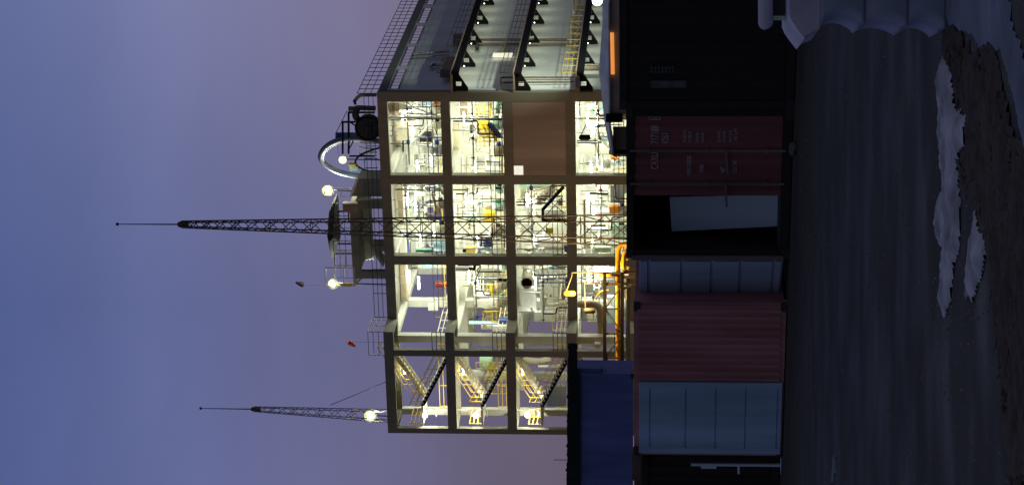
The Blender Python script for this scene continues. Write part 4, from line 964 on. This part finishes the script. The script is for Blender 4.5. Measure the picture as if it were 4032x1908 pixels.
p, q = H(2414, 498, 2), H(2452, 612, 2)
solid('plywood_hoarding', MB().box((p.x, YS + 2, 0), (q.x, YS + 2.15, p.z)), 'brown', 'brown plywood hoarding at the gable end of the shed', 'hoarding')
solid('gate_post', MB().box((H(2400, 590, 1.4).x, YS + 1.4, 0), (H(2400, 606, 1.4).x, YS + 1.6, H(2398, 600, 1.4).z)), 'black', 'black post at the tapered tip of the shed roof', 'post')

# ================================================================== shipping containers
def cmat(name, c, stain=None, var=.18): return mat(name, c, .75, var=var, scale=2.6, bump=.3, bscale=2.2, streak=True, stain=stain)
M_['maroon'] = cmat('maroon_container', (.23, .075, .085), stain=(.14, .055, .055)); M_['maroon2'] = cmat('dull_red_container', (.46, .20, .23), stain=(.30, .135, .14)); M_['blackc'] = cmat('black_container', (.012, .011, .012))
M_['ice'] = cmat('ice_blue_door', (.36, .54, .82), var=.16, stain=(.25, .36, .52)); M_['slate'] = cmat('slate_blue_door', (.33, .42, .58), stain=(.24, .29, .40)); M_['navy'] = cmat('navy_container', (.13, .18, .46), stain=(.09, .125, .34)); M_['rust'] = cmat('rust_container', (.12, .065, .055), var=.35)
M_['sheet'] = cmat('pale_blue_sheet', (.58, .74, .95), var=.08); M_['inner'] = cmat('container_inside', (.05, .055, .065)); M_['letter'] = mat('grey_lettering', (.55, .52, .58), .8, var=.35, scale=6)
M_['faint'] = mat('faded_lettering', (.10, .105, .12), .8, var=.5, scale=5); M_['rodm'] = cmat('worn_rod', (.17, .135, .14), var=.3)
KP = Vector((-.6, 33.75, 0)); KA = R(-24.5)
KR = Frame(KP, KA)                                      # row frame: x to the right along the row, y back, z up
KX, KY = KR.m @ Vector((1, 0, 0)), KR.m @ Vector((0, 1, 0))
def K(u, v, d=0.):
    q = ray(u, v); t = (KP + KY * d - EYE).dot(KY) / q.dot(KY); p = EYE + q * t - KP
    return Vector((p.dot(KX), d, p.z))
def corrug(x0, x1, z0, z1, y, n, dep=.036):             # corrugated sheet facing -y with thickness
    mb = MB(); pr = []
    for k in range(n):
        a = x0 + (x1 - x0) * k / n; w = (x1 - x0) / n
        pr += [(a, y), (a + w * .3, y), (a + w * .5, y + dep), (a + w * .8, y + dep)]
    pr.append((x1, y)); m_ = len(pr)
    vv = [(x, q, z0) for x, q in pr] + [(x, q, z1) for x, q in pr] + [(x, y + .08, z0) for x, q in pr] + [(x, y + .08, z1) for x, q in pr]; ff = []
    for i in range(m_ - 1):
        ff += [(i, i + 1, m_ + i + 1, m_ + i), (2 * m_ + i + 1, 2 * m_ + i, 3 * m_ + i, 3 * m_ + i + 1), (m_ + i, m_ + i + 1, 3 * m_ + i + 1, 3 * m_ + i), (i + 1, i, 2 * m_ + i, 2 * m_ + i + 1)]
    ff += [(0, m_, 3 * m_, 2 * m_), (m_ - 1, 3 * m_ - 1, 4 * m_ - 1, 2 * m_ - 1)]
    return mb.add(vv, ff)
def container(label, x0, x1, z1, m_, depth=6.0, y0=0., fr=KR, front=None, group='shipping containers along the road', zb=0.):
    t = Thing('shipping_container', label, 'shipping container', ((x0 + x1) / 2, y0 + .0, zb), fr, group)
    f = MB()
    for x in (x0, x1 - .13): f.box((x, y0, zb), (x + .13, y0 + .14, z1))
    f.box((x0 + .13, y0 + .003, z1 - .12), (x1 - .13, y0 + .14, z1)); f.box((x0 + .13, y0 + .003, zb + .02), (x1 - .13, y0 + .14, zb + .16))
    t.part('frame', f, m_)
    for x, nm in ((x0, 1), (x1 - .1, 2)):
        t.part('side_panel', MB().box((x + .012, y0 + .143, zb + .05), (x + .088, y0 + depth, z1 - .02)), m_)
    t.part('roof', MB().box((x0 + .1, y0 + .145, z1 - .09), (x1 - .1, y0 + depth, z1 - .025)), m_)
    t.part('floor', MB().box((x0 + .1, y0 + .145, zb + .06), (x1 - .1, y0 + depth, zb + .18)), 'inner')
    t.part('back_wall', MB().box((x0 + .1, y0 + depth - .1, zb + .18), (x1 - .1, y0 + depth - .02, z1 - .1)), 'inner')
    for x in (x0 - .01, x1 - .16):
        for z in (zb - .0, z1 - .11): t.part('corner_casting', MB().box((x, y0 - .02, z + .002), (x + .17, y0 + .002, z + .115)), 'dark')
    return t
def rod(t, x, z0, z1, y, m_='rodm'):
    m = MB().cone((x, y, z0), (x, y, z1), .022, .022, 8)
    for q in (.12, .5, .88): m.box((x - .035, y - .025, z0 + (z1 - z0) * q - .02), (x + .035, y + .04, z0 + (z1 - z0) * q + .02))
    lr = t.part('lock_rod', m, m_)
    t.part('handle', MB().bar((x, y - .03, z0 + .95), (x - .38, y - .05, z0 + .92), .035), m_, lr)
def text(t, s, x, z, size, y, m_, parent=None, al='LEFT', fr=KR, name='lettering', sx=.62):
    c = bpy.data.curves.new(name, 'FONT'); c.body = s; c.size = size; c.extrude = .002; c.align_x = al; c.materials.append(M_[m_])
    f_ = bpy.data.objects.new(name, c); COL.objects.link(f_); bpy.context.view_layer.update()
    me = bpy.data.meshes.new_from_object(f_.evaluated_get(bpy.context.evaluated_depsgraph_get())); bpy.data.objects.remove(f_); me.transform(Matrix.Diagonal((sx, 1, 1, 1))); me.materials.clear(); me.materials.append(M_[m_])
    o = bpy.data.objects.new(name, me); COL.objects.link(o); o.parent = parent or t.o; o.location = Vector((x, y, z)) - t.base; o.rotation_euler = (R(90), 0, 0)
    return o
# red container with lettering: right leaf shut, left leaf swung open
xl, xr = K(2800, 1012).x, K(2800, 428).x; zt_ = K(2466, 700).z
t = container('dark red shipping container with white lettering and its left door open', xl, xr, zt_, 'blackc')
xd0, xd1 = K(2800, 772).x, xr - .13
dr = t.part('door', corrug(xd0, xd1, .17, zt_ - .125, .03, 5, .03), 'maroon')
for v in (592, 722): rod(t, K(2800, v).x, .12, zt_ - .06, -.02)
Lx = lambda v: K(2600, v).x
def tz(u, v=600): return K(u, v).z
text(t, 'CAXU', Lx(668), tz(2592), .17, .02, 'letter', dr); text(t, '717188', Lx(568), tz(2592), .17, .02, 'letter', dr); text(t, '0', Lx(466), tz(2592), .17, .02, 'letter', dr)
m = MB(); a, b_ = Lx(472), Lx(446); z0, z1 = tz(2599), tz(2556)
for (p, q) in (((a, z0), (b_, z0)), ((a, z1), (b_, z1)), ((a, z0), (a, z1)), ((b_, z0), (b_, z1))): m.bar((p[0], .02, p[1]), (q[0], .02, q[1]), .012)
t.part('check_digit_frame', m, 'letter', dr)
text(t, '4261', Lx(568), tz(2632), .16, .02, 'letter', dr)
for i, (u, lab, l1, l2) in enumerate(((2722, 'MAX GROSS', '30.480 KG', '67.200 LB'), (2772, 'TARE', '3.920 KG', '8.640 LB'), (2856, 'NET', '26.560 KG', '58.560 LB'), (2902, 'CU.CAP', '76.4 CU.M', '2.700 CU.FT'))):
    text(t, lab, Lx(690 if i == 0 else 682), tz(u), .10, .02, 'letter', dr); text(t, l1, Lx(562), tz(u - 20), .075, .02, 'letter', dr); text(t, l2, Lx(562), tz(u), .075, .02, 'letter', dr)
# open left leaf: hinged at the left corner, swung back into the gap, ribbed inner side
hx = Vector((xl - .04, .02, 0)); e_ = K(2800, 1190, .62); tip = Vector((e_.x, .62, 0)); dv = (tip - hx); L_ = dv.length; dv.normalize()
leaf = MB(); zz0, zz1 = .1, K(2516, 1100).z
nn = Vector((dv.y, -dv.x, 0)); nn = nn if nn.y < 0 else -nn
def lf(s, off, z): p = hx + dv * s + nn * off; return Vector((p.x, p.y, z))
leaf.prism([lf(.0, 0, zz0), lf(L_, 0, zz0), lf(L_, 0, zz1), lf(0, 0, zz1)], -nn * .05)
ol = t.part('open_door', leaf, 'slate'); m = MB(); zr = [zz0 + (zz1 - zz0) * q for q in (.06, .29, .49, .70, .93)]
for q in range(6):
    za_ = ([zz0] + zr)[q] + .03; ze_ = (zr + [zz1])[q] - .03
    if ze_ - za_ > .03: m.prism([lf(.03, .0, za_), lf(L_ - .03, .0, za_), lf(L_ - .03, .0, ze_), lf(.03, .0, ze_)], nn * .035)
t.part('panel', m, 'slate', ol)
for v, uu in ((1012, 2505),): t.part('hinge_post', MB().box((xl - .04, -.04, .1), (xl + .04, .0, zt_ - .08)), 'rodm')
# pale sheet standing inside the open half
q4 = [K(2636, 787, .55), K(3062, 766, .55), K(3070, 890, .55), K(2645, 922, .55)]
q4 = [Vector((p.x, .55 + .12 * (i in (0, 3)), p.z)) for i, p in enumerate(q4)]
solid('pale_sheet', MB().prism(q4, (0, .04, 0)), 'sheet', 'tall pale blue sheet leaning inside the open red container', 'sheet', KR)
m = MB().box((K(2800, 925, 1.2).x, 1.2, .2), (K(2800, 1000, 1.2).x, 1.28, K(2630, 960, 1.2).z)); solid('inner_board', m, 'slate', 'dim slate board inside the open red container beside the pale sheet', 'board', KR)
# dull red container with one ice blue door leaf
xl2, xr2 = K(2800, 1790).x, K(2800, 1190).x; z2 = K(2496, 1400).z
t = container('dull red ribbed shipping container with one ice blue door leaf', xl2, xr2, z2, 'maroon2')
xs_ = K(2800, 1497).x
dr = t.part('door', corrug(xs_ + .01, xr2 - .04, .1, z2 - .06, -.03, 11, .035), 'maroon2')
xw = K(2800, 1778).x; za, zb2 = K(3090, 1640).z, K(2516, 1640).z
za = max(za, .05); grooves = [K(u, 1640).z for u in (2560, 2700, 2818, 2935, 3060)]
dl = t.part('door', MB().box((xw, -.02, za), (xs_ - .015, .02, zb2)), 'ice', None, 'ice blue door leaf with level grooves')
m = MB(); xa_, xb_ = K(2800, 1756).x, K(2800, 1524).x
edges = [zb2] + grooves + [za]
m.box((xw, -.05, za), (xa_, -.021, zb2)); m.box((xb_, -.05, za), (xs_ - .015, -.021, zb2))
for i in range(6):
    hi, lo = edges[i] - (.015 if i else 0), edges[i + 1] + (.015 if i < 5 else 0); m.box((xa_, -.047, lo), (xb_, -.021, hi))
t.part('panel', m, 'ice', dl)
# black containers at both ends of the row
xl3 = K(2800, 418).x; t = container('big black shipping container nearest on the town side with a faded plate', xl3, xl3 + 2.9, K(2440, 420).z, 'blackc', y0=-.12)
dr = t.part('door', corrug(xl3 + .14, xl3 + 2.76, .17, K(2440, 420).z - .13, -.09, 12, .03), 'blackc')
p, q = K(2562, 345, -.1), K(2704, 318, -.1); pl = t.part('faded_plate', MB().box((p.x, -.11, q.z), (q.x, -.093, p.z)), 'faint'); t.part('plate_end', MB().box((K(2680, 345).x, -.114, K(2704, 300).z), (K(2680, 316).x, -.1105, K(2672, 300).z)), 'letter', pl) if 0 else None
m = MB()
for k, v in enumerate((282, 268)):
    a = K(2600, v, -.1)
    for j in range(7): m.box((a.x - .02, -.105, K(2562 + 14 * j, v).z), (a.x + .02, -.093, K(2570 + 14 * j, v).z))
t.part('faded_marks', m, 'faint')
xr4 = K(2800, 1800).x; t = container('black shipping container beyond the ice blue door at the far end of the row', xr4 - 2.44, xr4, 2.42, 'blackc', y0=.5)
t.part('door', corrug(xr4 - 2.3, xr4 - .14, .17, 2.29, .53, 10, .03), 'blackc')
solid('rusty_beam', MB().box((K(2510, 1890, .1).x, .1, 2.44), (K(2510, 1786, .1).x, .35, 2.58)), 'rust', 'rusty beam lying on the black container beside the ice blue door', 'beam', KR)
t = Thing('lashing_rack', 'pale bent rod rack hooked on the black container beside the ice blue door', 'rack', K(3090, 1828, .3), KR)
t.part('upright', MB().bar(K(2720, 1826, .3), K(3090, 1829, .3), .045), 'sheet')
m = MB(); m.bar(K(2908, 1828, .3), K(2908, 1862, .3), .04); m.bar(K(3078, 1798, .3), K(3078, 1862, .3), .05); t.part('arm', m, 'sheet')
t.part('bracket', MB().box(K(2760, 1829, .29), K(2820, 1840, .32)), 'sheet')

# navy container stacked on a rusty one, farther back
YN = 70.0
NV = Frame(at(2500, 1470, YN), R(-8)); NV.o.z = 0
kk = FPX / YN; zlow = HC + (2579 - 2500) / kk; ztop_ = HC + (2579 - 2246) / kk
t = container('rust brown shipping container under the navy one', -6.2, -.02, zlow, 'rust', 2.44, 0, NV, group='stacked containers behind the row'); t.part('side_sheet', corrug(-6.07, -.15, .17, zlow - .13, .03, 22), 'rust')
t = container('flat navy shipping container stacked on top of the rusty one', -6.05, -.02, ztop_, 'navy', 2.44, 0.05, NV, group='stacked containers behind the row', zb=zlow + .02)
t.part('side_sheet', MB().box((-5.92, .08, zlow + .18), (-.15, .12, ztop_ - .12)), 'navy')
p0 = NV.m.inverted() @ (at(2240, 1452, YN) - NV.o); p1 = NV.m.inverted() @ (at(2366, 1492, YN) - NV.o)
solid('roof_box', MB().box((p1.x, .25, ztop_ + .0), (p0.x + .1, .9, ztop_ + .34)), 'navy', 'small navy box at the top corner of the stacked navy container', 'box', NV) if 0 else None
t = Thing('side_box', 'navy equipment box hooked on the end of the stacked navy container', 'box', (p0.x, .3, p1.z), NV)
t.part('box', MB().box((-.015, .2, p1.z), (p0.x, 1.0, ztop_ - .1)), 'navy'); t.part('lid', MB().box((-.012, .15, ztop_ - .1), (p0.x + .04, 1.05, ztop_ - .03)), 'blackc')
# torn tarpaulin edge along its roof
m = MB(); random.seed(3); pts = []
n = 90
for k in range(n + 1): pts.append((-6.0 + 7.05 * k / n, ztop_ + .03 + .10 * (1 - k / n) + random.uniform(0, .035) + (.04 if k % 11 == 0 else 0)))
for k in range(n):
    (xa1, za1), (xb1, zb1) = pts[k], pts[k + 1]
    lo_ = ztop_ - (.34 if xa1 < .0 else .26); m.prism([(xa1, -.03, lo_), (xb1, -.03, lo_), (xb1, -.03, zb1), (xa1, -.03, za1)], (0, .05, 0))
solid('tarpaulin', m, 'canopy', 'ragged dark tarpaulin edge along the top of the navy container', 'tarpaulin', NV)
a = at(2250, 1296 + 0, YN)
solid('upright_pole', MB().cone((.55, .4, 0), (.5, .4, ztop_ + .95), .07, .05, 8), 'black', 'dark pole standing beside the navy container end', 'pole', NV) if 0 else None
p = at(2180, 1808, 160.); solid('aerial', MB().cone((p.x, 160, 0), (p.x, 160, p.z), .05, .03, 6), 'dark', 'thin far pole poking above the navy container', 'pole')

# ================================================================== ground, road, snow, verge
def plane(name, pts, m_, kind='structure', z=0.):
    me = bpy.data.meshes.new(name); me.from_pydata([(x, y, z) for x, y in pts], [], [tuple(range(len(pts)))]); me.materials.append(m_)
    o = bpy.data.objects.new(name, me); COL.objects.link(o); o['kind'] = kind; return o
plane('ground', [(-4000, -200), (4000, -200), (4000, 9000), (-4000, 9000)], mat('yard_ground', (.05, .047, .045), .95, var=.3, scale=.3, bump=.3, bscale=8))
asph = mat('asphalt', (.040, .037, .032), .8, var=.34, scale=.45, bump=.5, bscale=45)
n_ = asph.node_tree.nodes; l_ = asph.node_tree.links; bs_ = n_['Principled BSDF']
tc_ = n_.new('ShaderNodeTexCoord'); mp_ = n_.new('ShaderNodeMapping'); mp_.inputs['Scale'].default_value = (.6, 1.1, 1); mp_.inputs['Rotation'].default_value = (0, 0, R(6)); l_.new(tc_.outputs['Object'], mp_.inputs[0])
st_ = n_.new('ShaderNodeTexNoise'); st_.inputs['Scale'].default_value = 1.1; st_.inputs['Detail'].default_value = 7; l_.new(mp_.outputs[0], st_.inputs[0])
gr_ = n_.new('ShaderNodeTexNoise'); gr_.inputs['Scale'].default_value = 22; gr_.inputs['Detail'].default_value = 3; l_.new(tc_.outputs['Object'], gr_.inputs[0])
a_ = n_.new('ShaderNodeMath'); a_.operation = 'MULTIPLY_ADD'; l_.new(gr_.outputs[0], a_.inputs[0]); a_.inputs[1].default_value = .8; l_.new(st_.outputs[0], a_.inputs[2])
mr_ = n_.new('ShaderNodeMapRange'); l_.new(a_.outputs[0], mr_.inputs[0]); mr_.inputs[1].default_value = .55; mr_.inputs[2].default_value = 1.25; mr_.inputs[3].default_value = .6; mr_.inputs[4].default_value = 1.35
mx_ = n_.new('ShaderNodeVectorMath'); mx_.operation = 'SCALE'; src = bs_.inputs['Base Color'].links[0].from_socket; l_.new(src, mx_.inputs[0]); l_.new(mr_.outputs[0], mx_.inputs['Scale']); l_.new(mx_.outputs[0], bs_.inputs['Base Color'])
rr_ = n_.new('ShaderNodeMapRange'); l_.new(st_.outputs[0], rr_.inputs[0]); rr_.inputs[1].default_value = .35; rr_.inputs[2].default_value = .6; rr_.inputs[3].default_value = .6; rr_.inputs[4].default_value = .95; l_.new(rr_.outputs[0], bs_.inputs['Roughness'])
plane('road', [(-60, 10), (40, 10), (40, 31.3 - 1.0), (-60, 31.3 + 44)][0:0] or [(-40, 8.0), (30, 8.0), (30, 14.5), (8, 28.6), (3.5, 30.9), (-3, 34.2), (-40, 51)], asph, z=.004)
def gpt(u, v, z=0.):
    q = ray(u, v); t = (z - HC) / q.z; return EYE + q * t
from mathutils import noise as NZ
def inside(x, y, P_):
    r = False; n = len(P_); j = n - 1
    for i in range(n):
        if (P_[i].y > y) != (P_[j].y > y) and x < (P_[j].x - P_[i].x) * (y - P_[i].y) / (P_[j].y - P_[i].y) + P_[i].x: r = not r
        j = i
    return r
def edge(x, y, P_):
    b = 9e9
    for i in range(len(P_)):
        ax, ay = P_[i].x, P_[i].y; dx, dy = P_[i - 1].x - ax, P_[i - 1].y - ay; L = dx * dx + dy * dy or 1e-9
        t = max(0, min(1, ((x - ax) * dx + (y - ay) * dy) / L)); b = min(b, math.hypot(x - ax - dx * t, y - ay - dy * t))
    return b
def mound(name, poly, h, m_, label, cat, kind=None, seed=1, cell=.025, wob=.06, soft=.12, z0=.004, fq=1., ridges=None):
    """low heap on the ground: a fine sheet inside an uneven outline, thin at its edge"""
    P_ = [gpt(u, v) for u, v in poly]; xs = [p.x for p in P_]; ys = [p.y for p in P_]; idx = {}; vv = []; ff = []
    cx_, cy_ = cell * .45, cell * 1.7; nx = int((max(xs) - min(xs) + .4) / cx_); ny = int((max(ys) - min(ys) + .4) / cy_); x0, y0 = min(xs) - .2, min(ys) - .2
    for j in range(ny):
        for i in range(nx):
            x, y = x0 + i * cx_, y0 + j * cy_
            q = Vector((x * 2.6 * fq, y * 5 * fq, seed)); w = NZ.noise_vector(q) * wob + NZ.noise_vector(q * 4.3) * wob * .45
            if not inside(x + w.x, y + w.y, P_): continue
            e = min(1, edge(x + w.x, y + w.y, P_) / soft); z = z0 + h * e ** .7 * (.75 + .55 * NZ.noise(q * 2.1) + .3 * NZ.noise(q * 6))
            if ridges:
                for a_, b2 in zip(ridges, ridges[1:]):
                    if b2 <= y <= a_: z = z0 + (z - z0) * (.25 + .75 * math.sin(math.pi * (y - b2) / (a_ - b2)) ** .6)
            idx[i, j] = len(vv); vv.append((x, y, max(z0, z)))
    for (i, j), a in idx.items():
        b, c, d = idx.get((i + 1, j)), idx.get((i + 1, j + 1)), idx.get((i, j + 1))
        if b is not None and c is not None and d is not None: ff.append((a, b, c, d))
        elif b is not None and c is not None: ff.append((a, b, c))
        elif c is not None and d is not None: ff.append((a, c, d))
    return solid(name, MB().add(vv, ff, True), m_, label, cat, WO, None, kind)
snow = mat('old_snow', (.58, .57, .64), .9, scale=3.6, bump=.6, bscale=16, stain=(.22, .21, .235))
def C4(x, y): return (3000 + x / 1.3547, y / 1.3547)
def C5(x, y): return (3000 + x / 1.2093, 900 + y / 1.2093)
mound('snow_strip', [C4(965, 285), C4(948, 380), C4(945, 470), C4(955, 600), C4(962, 760), C4(975, 1000), C4(945, 1060), C4(928, 1219), C5(870, 130), C5(850, 380), C5(880, 408), C5(905, 350), C5(920, 180), C5(950, 100), C4(1065, 1219), C4(1078, 1060), C4(1045, 1010), C4(1060, 950), C4(1045, 860), C4(1085, 760), C4(1095, 620), C4(1045, 570), C4(1020, 420), C4(985, 330)], .05, snow, 'long ragged strip of old snow beside the road', 'snow', cell=.018, wob=.085)
mound('snow_patch', [C4(1145, 1105), C4(1130, 1219), C5(1000, 110), C5(985, 230), C5(978, 330), C5(1010, 352), C5(1028, 320), C5(1060, 200), C5(1085, 100), C5(1050, 10), C4(1172, 1219)], .05, snow, 'shorter snow patch nearer the verge', 'snow', seed=2, cell=.018, wob=.085)
mound('snow_patch', [C5(1170, 395), C5(1190, 400), C5(1195, 440), C5(1180, 430)], .02, snow, 'tiny snow scrap at the verge', 'snow', seed=5)
mound('snow_patch', [C5(335, 1070), C5(355, 1080), C5(358, 1150), C5(345, 1208), C5(325, 1208), C5(338, 1130)], .02, mat('dirty_snow', (.12, .15, .16), .9), 'small dirty snow scrap on the road', 'snow', seed=6)
# plough bank at the right with scalloped edge
bank = [(3725, -260), (3728, 60), (3735, 104), (3792, 120), (3830, 178), (3876, 206), (3938, 198), (3956, 250), (3990, 420), (4022, 560), (4060, 640), (4060, 300), (3990, 60), (3960, -260)]
mound('snow_bank', bank, .07, mat('bank_snow', (.22, .25, .33), .9, scale=1.3, bump=.5, bscale=9, stain=(.12, .14, .19)), 'grey snow bank at the verge below the pale scooped stack', 'snow bank', seed=4, cell=.05, wob=.07, soft=.7, fq=.5)
# stack of pale blocks with scooped ends by the road, a railing end on top
gy = 15.6
def G(u, v): return at(u, v, gy)
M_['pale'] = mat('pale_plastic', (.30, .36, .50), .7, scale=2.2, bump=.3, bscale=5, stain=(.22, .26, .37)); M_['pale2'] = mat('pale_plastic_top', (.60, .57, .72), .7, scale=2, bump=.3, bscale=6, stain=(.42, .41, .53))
xr_ = G(3300, -330).x
zs_ = [G(u, 0).z for u in (3107, 3229, 3402, 3573)] + [.004]
tops = [(3108, 60), (3118, 84), (3140, 116), (3168, 152), (3172, 140), (3200, 124), (3228, 112)]
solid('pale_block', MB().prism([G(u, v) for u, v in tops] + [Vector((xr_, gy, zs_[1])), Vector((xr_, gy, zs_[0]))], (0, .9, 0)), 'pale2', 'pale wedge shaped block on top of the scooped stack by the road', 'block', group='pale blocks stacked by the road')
for k, (v0, vm, v1, lab) in enumerate(((98, 66, 96, 'upper'), (92, 78, 104, 'middle'), (104, 80, 112, 'lowest'))):
    z1, z0 = zs_[k + 1] - .003, zs_[k + 2]; prof = []
    for q in range(13):
        f = q / 12; v = v0 + (v1 - v0) * f - (min(v0, v1) - vm + 6) * math.sin(math.pi * f) ** .7 * 1.25; p = G(3400, v); prof.append(Vector((p.x, gy + .02 * k, z1 + (z0 - z1) * f)))
    mb = MB(); a = [p for p in prof]; n = len(a); vv = []; ff = []
    prof2 = []
    for p, q in ((0, 0), (1, 1)): pass
    for i_, p in enumerate(a):
        f = i_ / (n - 1); bulge = -.05 * math.sin(math.pi * f)
        vv += [p, Vector((p.x + .06, p.y + bulge - .03, p.z)), Vector((xr_, p.y + bulge - .03, p.z)), Vector((xr_, p.y + .9, p.z)), Vector((p.x + .02, p.y + .9, p.z))]
    for i_ in range(n - 1):
        for c in range(5): ff.append((i_ * 5 + c, i_ * 5 + (c + 1) % 5, (i_ + 1) * 5 + (c + 1) % 5, (i_ + 1) * 5 + c))
    ff += [(4, 3, 2, 1, 0), tuple((n - 1) * 5 + c for c in range(5))]
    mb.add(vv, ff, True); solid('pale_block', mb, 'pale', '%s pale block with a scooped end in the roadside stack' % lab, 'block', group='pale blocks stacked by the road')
t = Thing('railing_end', 'pale rounded railing end standing on the scooped stack by the road', 'railing', (G(3040, 40).x, gy + .4, zs_[0]))
Q = lambda u, v: at(u, v, gy) + Vector((0, .4, 0))
t.part('rail', MB().tube([Q(3028, 94), Q(3026, 86), Q(3026, 70), Q(3024, -240)], [.02, .045, .058, .058], 12), 'pale2'); t.part('post', MB().box(Q(3050, 56), Vector((Q(3050, 40).x, gy + .44, zs_[0]))), 'palegreen'); t.part('back_plate', MB().box(Q(3046, 40) + Vector((0, .06, 0)), Vector((xr_, gy + .5, zs_[0]))), 'inner')

# bare verge: dark soil heap with dry grass
soil = mat('verge_soil', (.055, .036, .024), .95, var=.4, scale=2, bump=.6, bscale=12)
verge = [C4(965, 150), C4(1060, 170), C4(1110, 240), C4(1180, 285), C4(1260, 275), C4(1290, 420), C4(1330, 620), C4(1380, 780), (4120, 640), (4120, 1950), (3985, 1950), C5(1150, 800), C5(1110, 420), C5(1085, 200), C5(1070, 60), C4(1180, 1180), C4(1090, 1040), C4(1062, 960), C4(1062, 870), C4(1095, 760), C4(1100, 600), C4(1050, 560), C4(1025, 420), C4(975, 290)]
vo = mound('verge', verge, .05, soil, None, None, 'structure', seed=8, cell=.04, wob=.10, soft=.25, z0=.006)
VP = [gpt(u, v) for u, v in verge]
random.seed(11); m = MB(); xs = [p.x for p in VP]; ys = [p.y for p in VP]
for k in range(16000):
    x, y = random.uniform(min(xs), max(xs)), random.uniform(min(ys), max(ys))
    if not inside(x, y, VP) or edge(x, y, VP) < .05 + .12 * random.random() or NZ.noise(Vector((x * 3, y * 2, 3))) < -.1: continue
    h = random.uniform(.012, .04); a = random.uniform(0, 6.28); d = Vector((math.cos(a), math.sin(a), 0)); lean = Vector((random.uniform(-.1, .1), random.uniform(-.1, .1), 0)); w = random.uniform(.002, .006)
    b0 = Vector((x, y, .008)); m.add([b0 - d * w, b0 + d * w, b0 + lean * .4 + Vector((0, 0, h * .7)) + d * w * .6, b0 + lean + Vector((0, 0, h))], [(0, 1, 2), (0, 2, 3)])
solid('dry_grass', m, mat('dry_grass', (.085, .055, .034), .95, var=.5, scale=6), None, None, WO, None, 'stuff')
# grit and snow crumbs lying loose: nobody could count them
random.seed(5); m = MB()
for k in range(2600):
    x, y = random.uniform(-4, 4), 11.5 + 20 * random.random() ** 1.6
    z = .006; r = random.choice((.004, .006, .006, .009, .014)); m.cone((x, y, z - r * .3), (x, y, z + r * .8), r, r * .4, 5)
solid('road_grit', m, mat('grit', (.16, .15, .15), .9, var=.6, scale=9), None, None, WO, None, 'stuff')
m = MB()
SP_ = [gpt(u, v) for u, v in ((3690, 200), (3680, 900), (3660, 1400), (3860, 1400), (3860, 900), (3800, 500))]
for k in range(420):
    x, y = random.uniform(-1.2, 1.8), random.uniform(13.2, 16.6)
    if inside(x, y, SP_): r = random.choice((.003, .004, .005, .008)); m.sphere((x, y, .006), r, 6, .6)
solid('snow_crumbs', m, snow, None, None, WO, None, 'stuff')
# small scraps on the road
random.seed(21)
for i, (u, v, sz, lab) in enumerate(((3226, 652, .03, 'pale pebble on the road before the red container'), (3295, 750, .03, 'pale pebble in the middle of the road'), (3297, 1283, .05, 'white scrap of paper on the road'), (3299, 1620, .04, 'long pale scrap on the road before the ice blue door'))):
    p = gpt(u, v); mb = MB(); mb.sphere((p.x, p.y, .008), sz * .7, 8, .4); solid('road_scrap', mb, 'faint', lab, 'scrap')
for i, (u, v, r, lab) in enumerate(((3105, 470, .12, 'pale rag at the foot of the red container'), (3120, 500, .1, 'crumpled rag beside the pale rag'), (3135, 585, .13, 'pale stone at the foot of the lettered door'), (2925, 98, .09, 'pale lump hung on the black container'))):
    pass
for u, v, r, lab in ((3122, 478, .10, 'pale crumpled rag at the foot of the dark red container'), (3135, 582, .11, 'pale stone under the lettered red door')):
    p = gpt(u, v); mb = MB(); random.seed(int(v)); mb.sphere((p.x, p.y, r * .4), r, 10, .6); mb.v = [(x + random.uniform(-.03, .03), y + random.uniform(-.03, .03), z + random.uniform(-.02, .02)) for x, y, z in mb.v]
    solid('rag' if v < 500 else 'stone', mb, 'faint', lab, 'rag' if v < 500 else 'stone')
